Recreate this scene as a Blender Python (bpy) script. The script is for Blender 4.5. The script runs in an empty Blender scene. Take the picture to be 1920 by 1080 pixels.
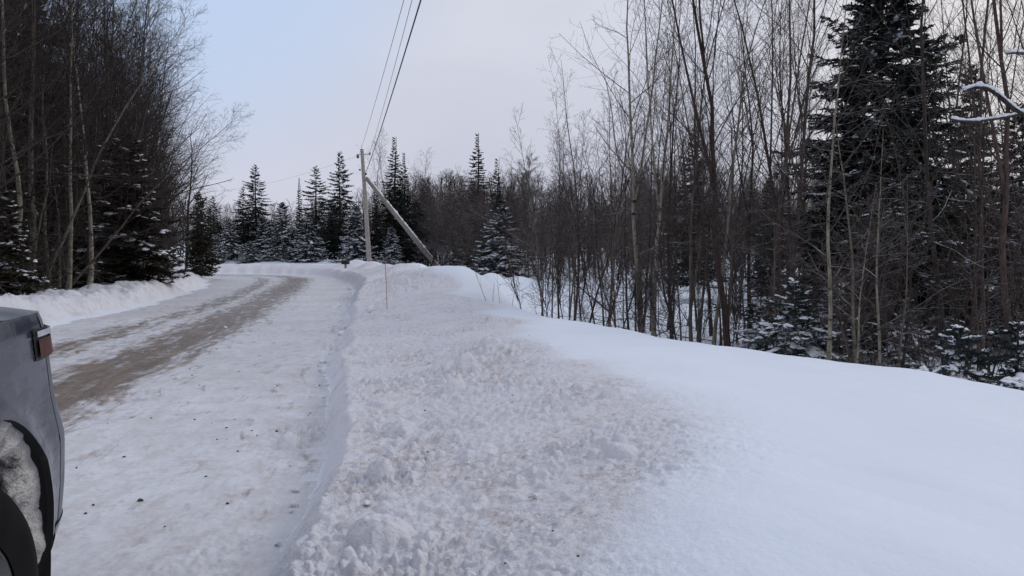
import bpy, math, random
import numpy as np
from mathutils import Vector

SC = bpy.context.scene
COL = SC.collection
rad = math.radians
EYE = 1.30
FPX = 1450.0                      # focal length in photo pixels (1920 wide)
HOR = 480.0                       # eye level row in the photo

# ------------------------------------------------------------------ camera
cam_d = bpy.data.cameras.new('camera')
cam_d.sensor_width = 36.0
cam_d.lens = 36.0 * FPX / 1920.0
cam_d.clip_start = 0.05
cam_d.clip_end = 3000
cam = bpy.data.objects.new('camera', cam_d)
COL.objects.link(cam)
cam.location = (0, 0, EYE)
cam.rotation_euler = (rad(90) - math.atan((540 - HOR) / FPX), 0, 0)
SC.camera = cam

# ------------------------------------------------------------------ world: overcast winter sky
SUN_EL, SUN_AZ = rad(33), rad(72)          # azimuth clockwise from +Y (to the right of the view)
W = bpy.data.worlds.new('World')
SC.world = W
W.use_nodes = True
nt = W.node_tree
nt.nodes.clear()
def wn(t, **kw):
    n = nt.nodes.new(t)
    for k, v in kw.items(): setattr(n, k, v)
    return n
sky = wn('ShaderNodeTexSky', sky_type='NISHITA', sun_disc=False)
sky.sun_elevation = SUN_EL; sky.sun_rotation = SUN_AZ
sky.air_density = 1.0; sky.dust_density = 1.0; sky.ozone_density = 1.5
tc = wn('ShaderNodeTexCoord')
sep = wn('ShaderNodeSeparateXYZ')
nt.links.new(tc.outputs['Generated'], sep.inputs[0])
grad = wn('ShaderNodeValToRGB')            # cloud layer: brighter and greyer with height
e = grad.color_ramp.elements
e[0].position = 0.0; e[0].color = (0.585, 0.59, 0.70, 1)
e[1].position = 1.0; e[1].color = (0.58, 0.62, 0.74, 1)
m_ = grad.color_ramp.elements.new(0.12); m_.color = (0.610, 0.622, 0.725, 1)
m_ = grad.color_ramp.elements.new(0.32); m_.color = (0.665, 0.682, 0.770, 1)
nt.links.new(sep.outputs['Z'], grad.inputs[0])
# thinner cloud with blue showing through, up and to the left
def lobe(vec, lo, hi):
    d = wn('ShaderNodeVectorMath', operation='DOT_PRODUCT')
    v = Vector(vec).normalized(); d.inputs[1].default_value = v
    nt.links.new(tc.outputs['Generated'], d.inputs[0])
    mr = wn('ShaderNodeMapRange', interpolation_type='SMOOTHSTEP')
    mr.inputs['From Min'].default_value = lo; mr.inputs['From Max'].default_value = hi
    nt.links.new(d.outputs['Value'], mr.inputs['Value'])
    return mr.outputs['Result']
noi = wn('ShaderNodeTexNoise'); noi.inputs['Scale'].default_value = 2.6; noi.inputs['Detail'].default_value = 4
mp = wn('ShaderNodeMapping'); mp.inputs['Scale'].default_value = (1, 1, 2.4)
nt.links.new(tc.outputs['Generated'], mp.inputs[0]); nt.links.new(mp.outputs[0], noi.inputs['Vector'])
nmr = wn('ShaderNodeMapRange'); nmr.inputs['From Min'].default_value = 0.35; nmr.inputs['From Max'].default_value = 0.65
nmr.inputs['To Min'].default_value = 0.955; nmr.inputs['To Max'].default_value = 1.045
nt.links.new(noi.outputs[0], nmr.inputs['Value'])
cl = wn('ShaderNodeVectorMath', operation='SCALE')
nt.links.new(grad.outputs[0], cl.inputs[0]); nt.links.new(nmr.outputs[0], cl.inputs['Scale'])
def mixc(a, b, f):
    m = wn('ShaderNodeMix', data_type='RGBA')
    for s, v in ((m.inputs['A'], a), (m.inputs['B'], b), (m.inputs['Factor'], f)):
        if hasattr(v, 'is_output'): nt.links.new(v, s)
        else: s.default_value = v
    return m.outputs['Result']
c1 = mixc(cl.outputs[0], (0.535, 0.655, 0.88, 1), lobe((-0.38, 0.84, 0.42), 0.93, 0.995))
c2 = mixc(c1, (0.86, 0.82, 0.80, 1), lobe((0.75, 0.62, 0.16), 0.80, 1.0))
# the Nishita sky seen thinly through the cloud layer
sc10 = wn('ShaderNodeVectorMath', operation='SCALE'); sc10.inputs['Scale'].default_value = 10.0
nt.links.new(c2, sc10.inputs[0])
fin = mixc(sky.outputs[0], sc10.outputs[0], 0.94)
bg = wn('ShaderNodeBackground'); bg.inputs['Strength'].default_value = 0.1
nt.links.new(fin, bg.inputs['Color'])
wo = wn('ShaderNodeOutputWorld')
nt.links.new(bg.outputs[0], wo.inputs['Surface'])

sun_d = bpy.data.lights.new('sun', 'SUN')
sun_d.energy = 0.8; sun_d.angle = rad(22); sun_d.color = (1.0, 0.93, 0.86)
sun = bpy.data.objects.new('sun', sun_d)
COL.objects.link(sun)
sd = Vector((math.sin(SUN_AZ) * math.cos(SUN_EL), math.cos(SUN_AZ) * math.cos(SUN_EL), math.sin(SUN_EL)))
sun.rotation_euler = sd.to_track_quat('Z', 'Y').to_euler()

SC.view_settings.view_transform = 'Standard'
SC.view_settings.look = 'None'
SC.view_settings.gamma = 1
SC.view_settings.exposure = 0.02
try:
    SC.cycles.max_bounces = 5; SC.cycles.diffuse_bounces = 3; SC.cycles.glossy_bounces = 2
    SC.cycles.transparent_max_bounces = 8
except Exception: pass

# ------------------------------------------------------------------ numpy noise
_rs = np.random.RandomState(7)
_perm = _rs.permutation(512).astype(np.int64)
_ga = _rs.rand(512) * 2 * np.pi
_gx, _gy = np.cos(_ga), np.sin(_ga)
def perlin(x, y, seed=0):
    x = np.asarray(x, float) + seed * 17.31; y = np.asarray(y, float) + seed * 9.77
    xi = np.floor(x).astype(np.int64); yi = np.floor(y).astype(np.int64)
    xf, yf = x - xi, y - yi
    u = xf * xf * xf * (xf * (xf * 6 - 15) + 10); v = yf * yf * yf * (yf * (yf * 6 - 15) + 10)
    def g(a, b, fx, fy):
        h = _perm[(a + _perm[b & 511]) & 511]
        return _gx[h] * fx + _gy[h] * fy
    n00 = g(xi, yi, xf, yf); n10 = g(xi + 1, yi, xf - 1, yf)
    n01 = g(xi, yi + 1, xf, yf - 1); n11 = g(xi + 1, yi + 1, xf - 1, yf - 1)
    return ((n00 * (1 - u) + n10 * u) * (1 - v) + (n01 * (1 - u) + n11 * u) * v) * 1.5
def fbm(x, y, oct=3, seed=0):
    s = 0; a = 1.0
    for i in range(oct):
        s = s + a * perlin(x * 2 ** i, y * 2 ** i, seed + i); a *= 0.5
    return s
def sstep(a, b, x):
    t = np.clip((x - a) / (b - a), 0, 1); return t * t * (3 - 2 * t)

# ------------------------------------------------------------------ materials
class M:
    def __init__(s, name):
        s.m = bpy.data.materials.new(name); s.m.use_nodes = True
        s.t = s.m.node_tree; s.t.nodes.clear()
        s.b = s.n('ShaderNodeBsdfPrincipled'); o = s.n('ShaderNodeOutputMaterial')
        s.t.links.new(s.b.outputs[0], o.inputs[0])
    def n(s, t, **kw):
        n = s.t.nodes.new(t)
        for k, v in kw.items(): setattr(n, k, v)
        return n
    def put(s, sock, v):
        if hasattr(v, 'is_output'): s.t.links.new(v, sock)
        else:
            if isinstance(v, tuple) and len(v) == 3 and sock.type == 'RGBA': v = v + (1,)
            sock.default_value = v
    def set(s, **kw):
        for k, v in kw.items(): s.put(s.b.inputs[k.replace('_', ' ')], v)
        return s
    def coord(s, scale=(1, 1, 1), which='Object'):
        c = s.n('ShaderNodeTexCoord'); mpn = s.n('ShaderNodeMapping')
        mpn.inputs['Scale'].default_value = scale
        s.t.links.new(c.outputs[which], mpn.inputs[0]); return mpn.outputs[0]
    def pos(s):
        return s.n('ShaderNodeNewGeometry').outputs['Position']
    def noise(s, vec, scale, detail=3, rough=0.55):
        n = s.n('ShaderNodeTexNoise'); n.inputs['Scale'].default_value = scale
        n.inputs['Detail'].default_value = detail; n.inputs['Roughness'].default_value = rough
        s.t.links.new(vec, n.inputs['Vector']); return n.outputs[0]
    def rng(s, v, a, b, c=0.0, d=1.0):
        n = s.n('ShaderNodeMapRange', interpolation_type='SMOOTHSTEP')
        for k, x in (('From Min', a), ('From Max', b), ('To Min', c), ('To Max', d)): s.put(n.inputs[k], x)
        s.put(n.inputs['Value'], v); return n.outputs['Result']
    def mul(s, a, b, op='MULTIPLY'):
        n = s.n('ShaderNodeMath', operation=op); s.put(n.inputs[0], a); s.put(n.inputs[1], b); return n.outputs[0]
    def mix(s, a, b, f):
        n = s.n('ShaderNodeMix', data_type='RGBA')
        s.put(n.inputs['A'], a); s.put(n.inputs['B'], b); s.put(n.inputs['Factor'], f); return n.outputs['Result']
    def attr(s, name):
        return s.n('ShaderNodeAttribute', attribute_name=name).outputs['Fac']
    def bump(s, h, strength=0.3, dist=0.02):
        n = s.n('ShaderNodeBump'); n.inputs['Strength'].default_value = strength
        n.inputs['Distance'].default_value = dist; s.put(n.inputs['Height'], h)
        s.put(s.b.inputs['Normal'], n.outputs[0])
    def up(s, a, b, nscale=3.0):
        """snow lying on up-facing sides, broken by noise"""
        g = s.n('ShaderNodeNewGeometry'); sp = s.n('ShaderNodeSeparateXYZ')
        s.t.links.new(g.outputs['Normal'], sp.inputs[0])
        nz = s.noise(g.outputs['Position'], nscale, 3)
        return s.rng(s.mul(sp.outputs['Z'], s.mul(s.mul(nz, 0.5, 'SUBTRACT'), 1.4), 'ADD'), a, b)
    def rnd(s):
        return s.n('ShaderNodeObjectInfo').outputs['Random']

SNOW = (0.745, 0.805, 0.895)
def mat_plain(name, col, rough=0.6, metal=0.0, var=0.25, scale=8.0):
    m = M(name); c = m.coord()
    d = tuple(x * (1 - var) for x in col); l = tuple(min(1, x * (1 + var)) for x in col)
    m.set(Base_Color=m.mix(d, l, m.rng(m.noise(c, scale, 4), 0.3, 0.7)), Roughness=rough, Metallic=metal)
    return m.m
def mat_ground():
    m = M('snow_ground_material'); p = m.pos()
    grit = m.attr('grit'); tone = m.attr('tone')
    n1 = m.noise(p, 24, 5, 0.7); n2 = m.noise(p, 1.7, 4, 0.6); n3 = m.noise(p, 80, 3, 0.7); n5 = m.noise(p, 6.0, 4)
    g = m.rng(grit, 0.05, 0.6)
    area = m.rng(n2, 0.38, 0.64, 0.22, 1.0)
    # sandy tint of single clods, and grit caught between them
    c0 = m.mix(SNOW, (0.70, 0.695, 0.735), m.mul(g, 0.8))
    tint = m.mul(m.mul(m.rng(m.mul(tone, m.mul(m.mul(n5, 0.5, 'SUBTRACT'), 0.9), 'ADD'), 0.40, 0.95), area), g)
    c = m.mix(c0, (0.52, 0.455, 0.43), m.mul(tint, 0.72))
    speck = m.rng(m.mul(m.mul(n1, 0.6), m.mul(n3, 0.4), 'ADD'), 0.515, 0.635)
    c = m.mix(c, (0.30, 0.245, 0.22), m.mul(m.mul(speck, area), m.mul(g, 0.75)))
    fine = m.mul(m.mul(m.noise(p, 48, 5, 0.65), 0.9), m.rng(grit, 0, 0.5, 0.10, 1.0))
    soft = m.mul(m.noise(p, 3.0, 5, 0.6), 0.4)
    m.set(Base_Color=c, Roughness=0.75); m.b.inputs['Specular IOR Level'].default_value = 0.25
    m.bump(m.mul(fine, soft, 'ADD'), 0.75, 0.026)
    return m.m
def mat_road():
    m = M('packed_snow_road_material'); p = m.pos()
    cv = m.n('ShaderNodeCombineXYZ'); m.put(cv.inputs[0], m.attr('across')); m.put(cv.inputs[1], m.attr('along'))
    ms = m.n('ShaderNodeMapping'); ms.inputs['Scale'].default_value = (5.5, 0.75, 1); m.t.links.new(cv.outputs[0], ms.inputs[0])
    st = m.noise(ms.outputs[0], 1.0, 6, 0.68)
    ms2 = m.n('ShaderNodeMapping'); ms2.inputs['Scale'].default_value = (2.2, 1.5, 1); m.t.links.new(cv.outputs[0], ms2.inputs[0])
    st2 = m.noise(ms2.outputs[0], 2.2, 6, 0.75)
    dirt = m.attr('dirt')
    ms3 = m.n('ShaderNodeMapping'); ms3.inputs['Scale'].default_value = (14, 0.9, 1); m.t.links.new(cv.outputs[0], ms3.inputs[0])
    st3 = m.noise(ms3.outputs[0], 1.0, 6, 0.72)
    nn = m.mul(m.mul(m.mul(st, 0.40), m.mul(st2, 0.30), 'ADD'), m.mul(st3, 0.30), 'ADD')
    f = m.rng(m.mul(dirt, m.mul(m.mul(nn, 0.5, 'SUBTRACT'), 7.0), 'ADD'), 0.22, 1.20)
    n2 = m.noise(p, 0.55, 4); n3 = m.noise(p, 26, 5, 0.7); n4 = m.noise(p, 70, 3, 0.7); n6 = m.noise(p, 7, 5, 0.7)
    base = m.mix((0.575, 0.578, 0.61), (0.685, 0.71, 0.762), m.rng(m.mul(m.mul(m.mul(n2, 0.45), m.mul(n6, 0.25), 'ADD'), m.mul(st, 0.3), 'ADD'), 0.40, 0.60))
    base = m.mix(base, (0.46, 0.415, 0.395), m.mul(m.rng(m.mul(st2, m.mul(n3, 0.55), 'ADD'), 0.66, 0.95), 0.5))
    base = m.mix(base, (0.30, 0.26, 0.235), m.mul(m.rng(m.mul(m.mul(n4, 0.6), m.mul(n3, 0.4), 'ADD'), 0.56, 0.70), 0.40))
    brown = m.mix((0.068, 0.050, 0.036), (0.25, 0.188, 0.136), m.rng(m.mul(st3, m.mul(n3, 0.5), 'ADD'), 0.55, 0.98))
    m.set(Base_Color=m.mix(base, brown, m.mul(f, 0.94)), Roughness=m.rng(f, 0, 1, 0.6, 0.5))
    m.b.inputs['Specular IOR Level'].default_value = 0.3
    m.bump(m.mul(m.mul(n3, 0.8), m.mul(nn, 0.7), 'ADD'), 0.42, 0.025)
    return m.m
def mat_bark(name, dark, light, sa=0.55, sb=0.8, birch=False, snow=1.0):
    m = M(name); c = m.coord((1, 1, 0.25))
    n = m.noise(c, 22, 5, 0.65)
    k = m.rng(m.rnd(), 0, 1, 0.65, 1.25)
    col = m.mix(dark, light, m.rng(n, 0.32, 0.68))
    if birch:
        c2 = m.coord((2.2, 2.2, 9)); b = m.rng(m.noise(c2, 1.6, 4, 0.6), 0.56, 0.66)
        col = m.mix(col, (0.035, 0.03, 0.028), b)
    sv = m.n('ShaderNodeVectorMath', operation='SCALE'); m.put(sv.inputs[0], col); m.put(sv.inputs['Scale'], k)
    m.set(Base_Color=m.mix(sv.outputs[0], SNOW, m.mul(m.up(sa, sb, 2.5), snow)), Roughness=0.9)
    m.b.inputs['Specular IOR Level'].default_value = 0.2
    m.bump(n, 0.6, 0.01)
    return m.m
def mat_needles(name, dark, light, snow=0.35):
    m = M(name); p = m.pos()
    n = m.noise(p, 2.0, 3); n2 = m.noise(p, 14, 2)
    k = m.rng(m.rnd(), 0, 1, 0.75, 1.3)
    col = m.mix(dark, light, m.rng(m.mul(m.mul(n, 0.6), m.mul(n2, 0.4), 'ADD'), 0.38, 0.64))
    sv = m.n('ShaderNodeVectorMath', operation='SCALE'); m.put(sv.inputs[0], col); m.put(sv.inputs['Scale'], k)
    frost = m.mul(m.rng(n2, 0.60, 0.72), snow)
    m.set(Base_Color=m.mix(sv.outputs[0], SNOW, frost), Roughness=0.75)
    m.b.inputs['Specular IOR Level'].default_value = 0.2
    return m.m
def mat_snowload():
    m = M('lying_snow_material'); p = m.pos()
    m.set(Base_Color=m.mix((0.74, 0.765, 0.82), (0.83, 0.85, 0.89), m.rng(m.noise(p, 9, 3), 0.3, 0.7)), Roughness=0.75)
    m.bump(m.noise(p, 30, 3), 0.4, 0.01); return m.m

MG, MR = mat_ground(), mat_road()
MSNOW = mat_snowload()
BARK = dict(
    brown=mat_bark('brown_bark_material', (0.036, 0.028, 0.025), (0.105, 0.080, 0.070)),
    red=mat_bark('reddish_bark_material', (0.036, 0.024, 0.021), (0.088, 0.060, 0.052)),
    grey=mat_bark('grey_bark_material', (0.065, 0.056, 0.045), (0.17, 0.148, 0.118)),
    pale=mat_bark('pale_bark_material', (0.11, 0.097, 0.072), (0.235, 0.21, 0.162), 0.5, 0.8, True),
    birch=mat_bark('birch_bark_material', (0.17, 0.15, 0.118), (0.36, 0.325, 0.265), 0.45, 0.75, True))
TWIG = dict(
    brown=mat_bark('brown_twig_material', (0.042, 0.032, 0.029), (0.098, 0.074, 0.067), 0.74, 1.0, snow=0.75),
    red=mat_bark('reddish_twig_material', (0.046, 0.034, 0.031), (0.100, 0.074, 0.066), 0.78, 1.02, snow=0.7),
    grey=mat_bark('grey_twig_material', (0.050, 0.042, 0.038), (0.112, 0.091, 0.080), 0.74, 1.0, snow=0.75),
    cool=mat_bark('dark_cool_twig_material', (0.027, 0.021, 0.019), (0.064, 0.050, 0.045), 0.95, 1.15, snow=0.25),
    far=mat_bark('hazy_far_twig_material', (0.058, 0.047, 0.043), (0.120, 0.096, 0.087), 0.74, 1.05, snow=0.6))  # lighter than the near twigs: distance haze painted into the colour
MPOLE = mat_bark('weathered_pole_material', (0.20, 0.175, 0.155), (0.40, 0.355, 0.325), 2.0, 3.0)
NEED = dict(
    dark=mat_needles('dark_needle_material', (0.014, 0.021, 0.018), (0.038, 0.050, 0.039), 0.30),
    brown=mat_needles('brownish_needle_material', (0.020, 0.018, 0.013), (0.050, 0.043, 0.029), 0.06),
    blue=mat_needles('frosty_needle_material', (0.020, 0.028, 0.029), (0.060, 0.073, 0.072), 0.75))

# ------------------------------------------------------------------ mesh helpers
def mesh_np(name, verts, faces, mats, midx=None, smooth=True):
    """verts (N,3); faces: list of int arrays (F,3) or (F,4)"""
    me = bpy.data.meshes.new(name)
    verts = np.asarray(verts, np.float32)
    faces = [np.asarray(f, np.int32) for f in faces if len(f)]
    tot = np.concatenate([np.full(len(f), f.shape[1], np.int32) for f in faces])
    loops = np.concatenate([f.ravel() for f in faces])
    me.vertices.add(len(verts)); me.vertices.foreach_set('co', verts.ravel())
    me.loops.add(len(loops)); me.loops.foreach_set('vertex_index', loops)
    me.polygons.add(len(tot))
    st = np.concatenate([[0], np.cumsum(tot)[:-1]]).astype(np.int32)
    me.polygons.foreach_set('loop_start', st); me.polygons.foreach_set('loop_total', tot)
    for m in (mats if isinstance(mats, (list, tuple)) else [mats]): me.materials.append(m)
    if midx is not None: me.polygons.foreach_set('material_index', np.asarray(midx, np.int32))
    me.polygons.foreach_set('use_smooth', np.full(len(tot), smooth))
    me.update(calc_edges=True); me.validate()
    return me
def link(name, me, parent=None, loc=(0, 0, 0), rot=(0, 0, 0), scale=(1, 1, 1)):
    o = bpy.data.objects.new(name, me); COL.objects.link(o)
    o.location = loc; o.rotation_euler = rot; o.scale = scale
    if parent is not None: o.parent = parent
    return o
def tag(o, label=None, cat=None, group=None, kind=None):
    if label: o['label'] = label
    if cat: o['category'] = cat
    if group: o['group'] = group
    if kind: o['kind'] = kind
    return o
def thing(name, label, cat, loc=(0, 0, 0), rot=(0, 0, 0), scale=(1, 1, 1), group=None):
    return tag(link(name, None, None, loc, rot, scale), label, cat, group)
def norm(v):
    return v / np.maximum(np.linalg.norm(v, axis=-1, keepdims=True), 1e-9)
def tubes(P, R, k, twist=0.0):
    """P (B,n,3), R (B,n) -> verts, quads"""
    B, n, _ = P.shape
    T = np.gradient(P, axis=1); T = norm(T)
    T0 = norm(P[:, -1] - P[:, 0])
    ref = np.where(np.abs(T0[:, 2:3]) < 0.8, np.array([[0, 0, 1.0]]), np.array([[1.0, 0, 0]]))
    A = norm(np.cross(T, ref[:, None, :])); Bv = np.cross(T, A)
    th = np.arange(k) * 2 * np.pi / k + twist
    V = P[:, :, None, :] + R[:, :, None, None] * (np.cos(th)[None, None, :, None] * A[:, :, None, :] + np.sin(th)[None, None, :, None] * Bv[:, :, None, :])
    i = np.arange(B * n * k).reshape(B, n, k)
    a = i[:, :-1, :]; b = np.roll(i, -1, axis=2)[:, :-1, :]; c = np.roll(i, -1, axis=2)[:, 1:, :]; d = i[:, 1:, :]
    F = np.stack([a, b, c, d], -1).reshape(-1, 4)
    return V.reshape(-1, 3), F
class Acc:
    def __init__(s): s.v = []; s.f4 = []; s.n = 0
    def add(s, V, F):
        s.v.append(V); s.f4.append(F + s.n); s.n += len(V); return s
    def mesh(s, name, mat, smooth=True):
        return mesh_np(name, np.concatenate(s.v), [np.concatenate(s.f4)], mat, smooth=smooth)
def grid_faces(nu, nv):
    i = np.arange(nu * nv).reshape(nu, nv)
    return np.stack([i[:-1, :-1], i[1:, :-1], i[1:, 1:], i[:-1, 1:]], -1).reshape(-1, 4)
def lathe(prof, k, axis='y'):
    prof = np.asarray(prof, float); th = np.arange(k + 1) * 2 * np.pi / k
    a, r = prof[:, 0], prof[:, 1]
    x = r[:, None] * np.cos(th); z = r[:, None] * np.sin(th); y = np.repeat(a[:, None], k + 1, 1)
    V = np.stack([x, y, z], -1) if axis == 'y' else np.stack([x, z, y], -1)
    return V.reshape(-1, 3), grid_faces(len(prof), k + 1)
def box(x0, x1, y0, y1, z0, z1):
    V = np.array([[x, y, z] for x in (x0, x1) for y in (y0, y1) for z in (z0, z1)], float)
    F = np.array([[0, 1, 3, 2], [4, 6, 7, 5], [0, 4, 5, 1], [2, 3, 7, 6], [0, 2, 6, 4], [1, 5, 7, 3]])
    return V, F
def at(px, d): return (px - 960.0) / FPX * d

# ------------------------------------------------------------------ terrain
def chaikin(p, n=3):
    p = np.asarray(p, float)
    for _ in range(n):
        q = 0.75 * p[:-1] + 0.25 * p[1:]; r = 0.25 * p[:-1] + 0.75 * p[1:]
        p = np.concatenate([p[:1], np.stack([q, r], 1).reshape(-1, p.shape[1]), p[-1:]])
    return p
RIGHT = chaikin([(2.7, -16), (-0.35, 0), (-2.75, 12.6), (-5.5, 27), (-7.1, 34), (-9.3, 41), (-11.6, 48), (-15, 53.5), (-21, 57), (-34, 59), (-90, 61)], 2)
LEFT = chaikin([(-3.2, -16), (-6.2, 0), (-7.9, 9), (-8.6, 15.5), (-9.7, 21.5), (-13.0, 33), (-17.2, 44), (-22, 50), (-34, 52), (-90, 54)], 2)
TRACK_B = chaikin([(-1.4, -12), (-3.2, 1), (-4.25, 7.3), (-4.9, 11.1), (-5.75, 15.7), (-7.6, 24.5), (-10.6, 38), (-13.2, 48), (-18, 53.5), (-40, 55.5)], 2)
TRACK_A = chaikin([(-3.4, -12), (-5.0, 1), (-6.3, 10.7), (-7.0, 14.1), (-7.7, 19.2), (-8.75, 24), (-12.2, 38), (-15.2, 47), (-19, 51.6), (-40, 53.6)], 2)
def sdist(x, y, line):
    """signed distance (positive to the right of travel) and arc length along"""
    best = np.full(x.shape, 1e9); sg = np.zeros(x.shape); al = np.zeros(x.shape); s0 = 0.0
    for i in range(len(line) - 1):
        ax, ay = line[i]; dx, dy = line[i + 1] - line[i]; L2 = dx * dx + dy * dy
        t = ((x - ax) * dx + (y - ay) * dy) / L2
        if i == 0: t = np.minimum(t, 1)
        elif i == len(line) - 2: t = np.maximum(t, 0)
        else: t = np.clip(t, 0, 1)
        ex, ey = x - ax - t * dx, y - ay - t * dy
        d = ex * ex + ey * ey; m = d < best
        best = np.where(m, d, best); sg = np.where(m, np.sign(dx * -ey + dy * ex), sg)
        L = math.sqrt(L2); al = np.where(m, s0 + t * L, al); s0 += L
    return np.sqrt(best) * sg, al
def clods(x, y, cell, seed, dens):
    """rounded clods of thrown snow: height and tone of the topmost clod at each point"""
    xi = np.floor(x / cell).astype(np.int64); yi = np.floor(y / cell).astype(np.int64)
    H = np.zeros(x.shape); T = np.full(x.shape, -1.0)
    def hh(a, b, k): return _perm[(_perm[(_perm[(a + seed * 31) & 511] + b + k * 57) & 511] + k) & 511] / 512.0
    for dx in (-1, 0, 1):
        for dy in (-1, 0, 1):
            a, b = xi + dx, yi + dy
            r = cell * (0.22 + 0.42 * hh(a, b, 1) ** 1.5) * (hh(a, b, 4) < dens)
            ex = x - (a + hh(a, b, 2)) * cell; ey = y - (b + hh(a, b, 3)) * cell
            q = hh(a, b, 6) * 6.28; c, s_ = np.cos(q), np.sin(q)
            u, v = ex * c + ey * s_, (-ex * s_ + ey * c) * (1.0 + 0.7 * hh(a, b, 7))
            h = np.sqrt(np.maximum(r * r - u * u - v * v, 0)) * (0.55 + 0.5 * hh(a, b, 8))
            m = h > H; H = np.where(m, h, H); T = np.where(m, hh(a, b, 5), T)
    return H, T
MOUNDS = [(-1.75, 21.5, 0.42, 1.3, 1.7), (-0.9, 20.5, 0.22, 0.9, 1.2), (-3.2, 24, 0.24, 1.5, 2.5), (-2.6, 28, 0.28, 1.2, 1.4),
          (-4.4, 33, 0.40, 1.2, 1.6), (-5.9, 36, 0.26, 0.9, 1.3), (-2.3, 25.5, 0.22, 0.7, 0.9), (-7.6, 41, 0.24, 0.8, 1.2), (-14, 62.5, 0.30, 2.2, 1.2), (-19, 63, 0.22, 1.6, 1.2), (-24, 63.5, 0.28, 2.6, 1.2), (-6.6, 40, 0.20, 1.6, 2.4), (-9.7, 50, 0.34, 1.3, 2.0), (-10.9, 50, 0.1, 1.0, 1.4), (-10.3, 44.5, 0.12, 0.8, 1.0), (-8.3, 44.5, 0.10, 1.1, 1.2),
          (-0.9, 37, 0.75, 0.8, 1.0), (0.35, 38.5, 0.60, 0.9, 1.0), (-2.1, 38, 0.55, 1.0, 1.1), (1.9, 40, 0.3, 1.0, 1.0),
          (1.42, 10.9, 0.13, 0.34, 0.4), (1.75, 10.6, 0.08, 0.3, 0.3), (3.3, 6.5, 0.05, 0.5, 0.5)]
def terrain(x, y, fine=True):
    x = np.asarray(x, float); y = np.asarray(y, float)
    r, al = sdist(x, y, RIGHT)
    l, _ = sdist(x, y, LEFT); l = -l
    r = r + 0.10 * perlin(al * 0.55, al * 0.11, 3) + 0.05 * perlin(al * 1.7, r * 0.4, 4)
    if fine: r = r + (0.020 * perlin(al * 4.0, r * 2.0, 50) + 0.010 * perlin(al * 12, r * 5.0, 51)) * (1 - sstep(20, 35, y))
    l = l + 0.25 * perlin(al * 0.5, 7.7, 5) + 0.12 * perlin(al * 1.6, l * .3, 6)
    dist = np.hypot(x, y)
    # road
    tb, _ = sdist(x, y, TRACK_B); ta, _ = sdist(x, y, TRACK_A)
    road = 0.012 * fbm(x * 0.9, y * 0.45, 3, 8) - 0.02 * np.exp(-(tb / 0.7) ** 2) - 0.012 * np.exp(-(ta / 0.4) ** 2)
    road = road + 0.035 * sstep(-1.2, -0.1, r)
    # right-hand bank
    far = sstep(16, 30, y)
    H = 0.25 + 0.17 * far + 0.05 * perlin(al * 0.35, 2.2, 9)
    face = 0.17 + 0.35 * far
    crest = np.interp(y, [-5, 5.4, 7.5, 10.6, 15.3, 22, 60], [5.1, 4.65, 3.65, 2.9, 2.45, 2.9, 3.2]) + 0.10 * perlin(al * 0.6, 1.1, 11)
    ridge = np.interp(y, [0, 6, 14, 22, 30, 45, 62], [0.22, 0.22, 0.18, 0.20, 0.17, 0.20, 0.22])
    top = H + ridge * sstep(0.25, 2.0, r) - 0.12 * sstep(2.4, 5.0, r) * (1 - far)
    mw = np.exp(-0.12 * np.maximum(dist - 30, 0))
    floor = np.where(x > -6, -0.60, 0.05) * 1.0
    floor = -0.58 + 0.68 * sstep(-4, -14, x) + 0.62 * sstep(16, 62, y) + 0.06 * fbm(x * 0.25, y * 0.25, 3, 12)
    hill = 9.0 * sstep(90, 330, dist) + 0 * x
    floor = floor + hill
    s = np.where(far > 0.5, sstep(0.0, 1.0, r / face), np.clip(r / face, 0, 1) ** 0.9 * 0.6 + 0.4 * sstep(0, 1, r / face))
    bank = s * top
    # sharp shoulder at the road edge where the plough cut it
    fall = sstep(0, 1, (r - crest) / (2.6 + 0.8 * far))
    bank = bank * (1 - fall) + floor * fall
    for (mx, my, a, sx, sy) in MOUNDS:
        bank = bank + a * np.exp(-((x - mx) / sx) ** 2 - ((y - my) / sy) ** 2) * s
    bank = bank + (0.05 * fbm(x * 0.8, y * 0.8, 2, 14) * sstep(0.3, 1.2, r)) * (0.5 + far) + 0.10 * far * (1 - fall) * np.abs(perlin(x * 0.9, y * 0.9, 33)) * s
    # left-hand bank
    lw = 1.5 + 0.3 * perlin(al * 0.4, 3.3, 15)
    lb = (0.34 + 0.10 * perlin(al * 0.7, 4.4, 16)) * sstep(0, 0.9, l)
    lfl = 0.16 + 0.12 * fbm(x * 0.3, y * 0.3, 3, 17) + hill
    lf = sstep(0, 1, (l - lw) / 1.3)
    left = lb * (1 - lf) + lfl * lf
    left = left + (0.20 * np.abs(perlin(x * 1.5, y * 1.5, 18)) + 0.09 * np.abs(perlin(x * 3.7, y * 3.7, 52))) * sstep(0.1, 0.7, l) * (1 - sstep(2.4, 3.6, l))
    z = np.where(r > 0, bank, np.where(l > 0, left, 0)) + np.where((r <= 0) & (l <= 0), road, np.where(r > 0, road * (1 - s), road * (1 - sstep(0, .5, l))))
    # churned, plough-thrown snow
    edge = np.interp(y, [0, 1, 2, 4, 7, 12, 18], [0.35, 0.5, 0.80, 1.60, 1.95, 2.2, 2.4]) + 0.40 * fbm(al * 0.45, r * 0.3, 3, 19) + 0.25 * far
    ch = (0.35 * sstep(-0.06, 0.05, r) + 0.65 * sstep(0.06, 0.35, r)) * (1 - 0.75 * sstep(edge - 0.45, edge + 0.35, r) - 0.25 * sstep(edge, edge + 1.0, r)) * (1 - 0.55 * sstep(16, 24, y) * sstep(1.2, 2.2, r))
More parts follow.
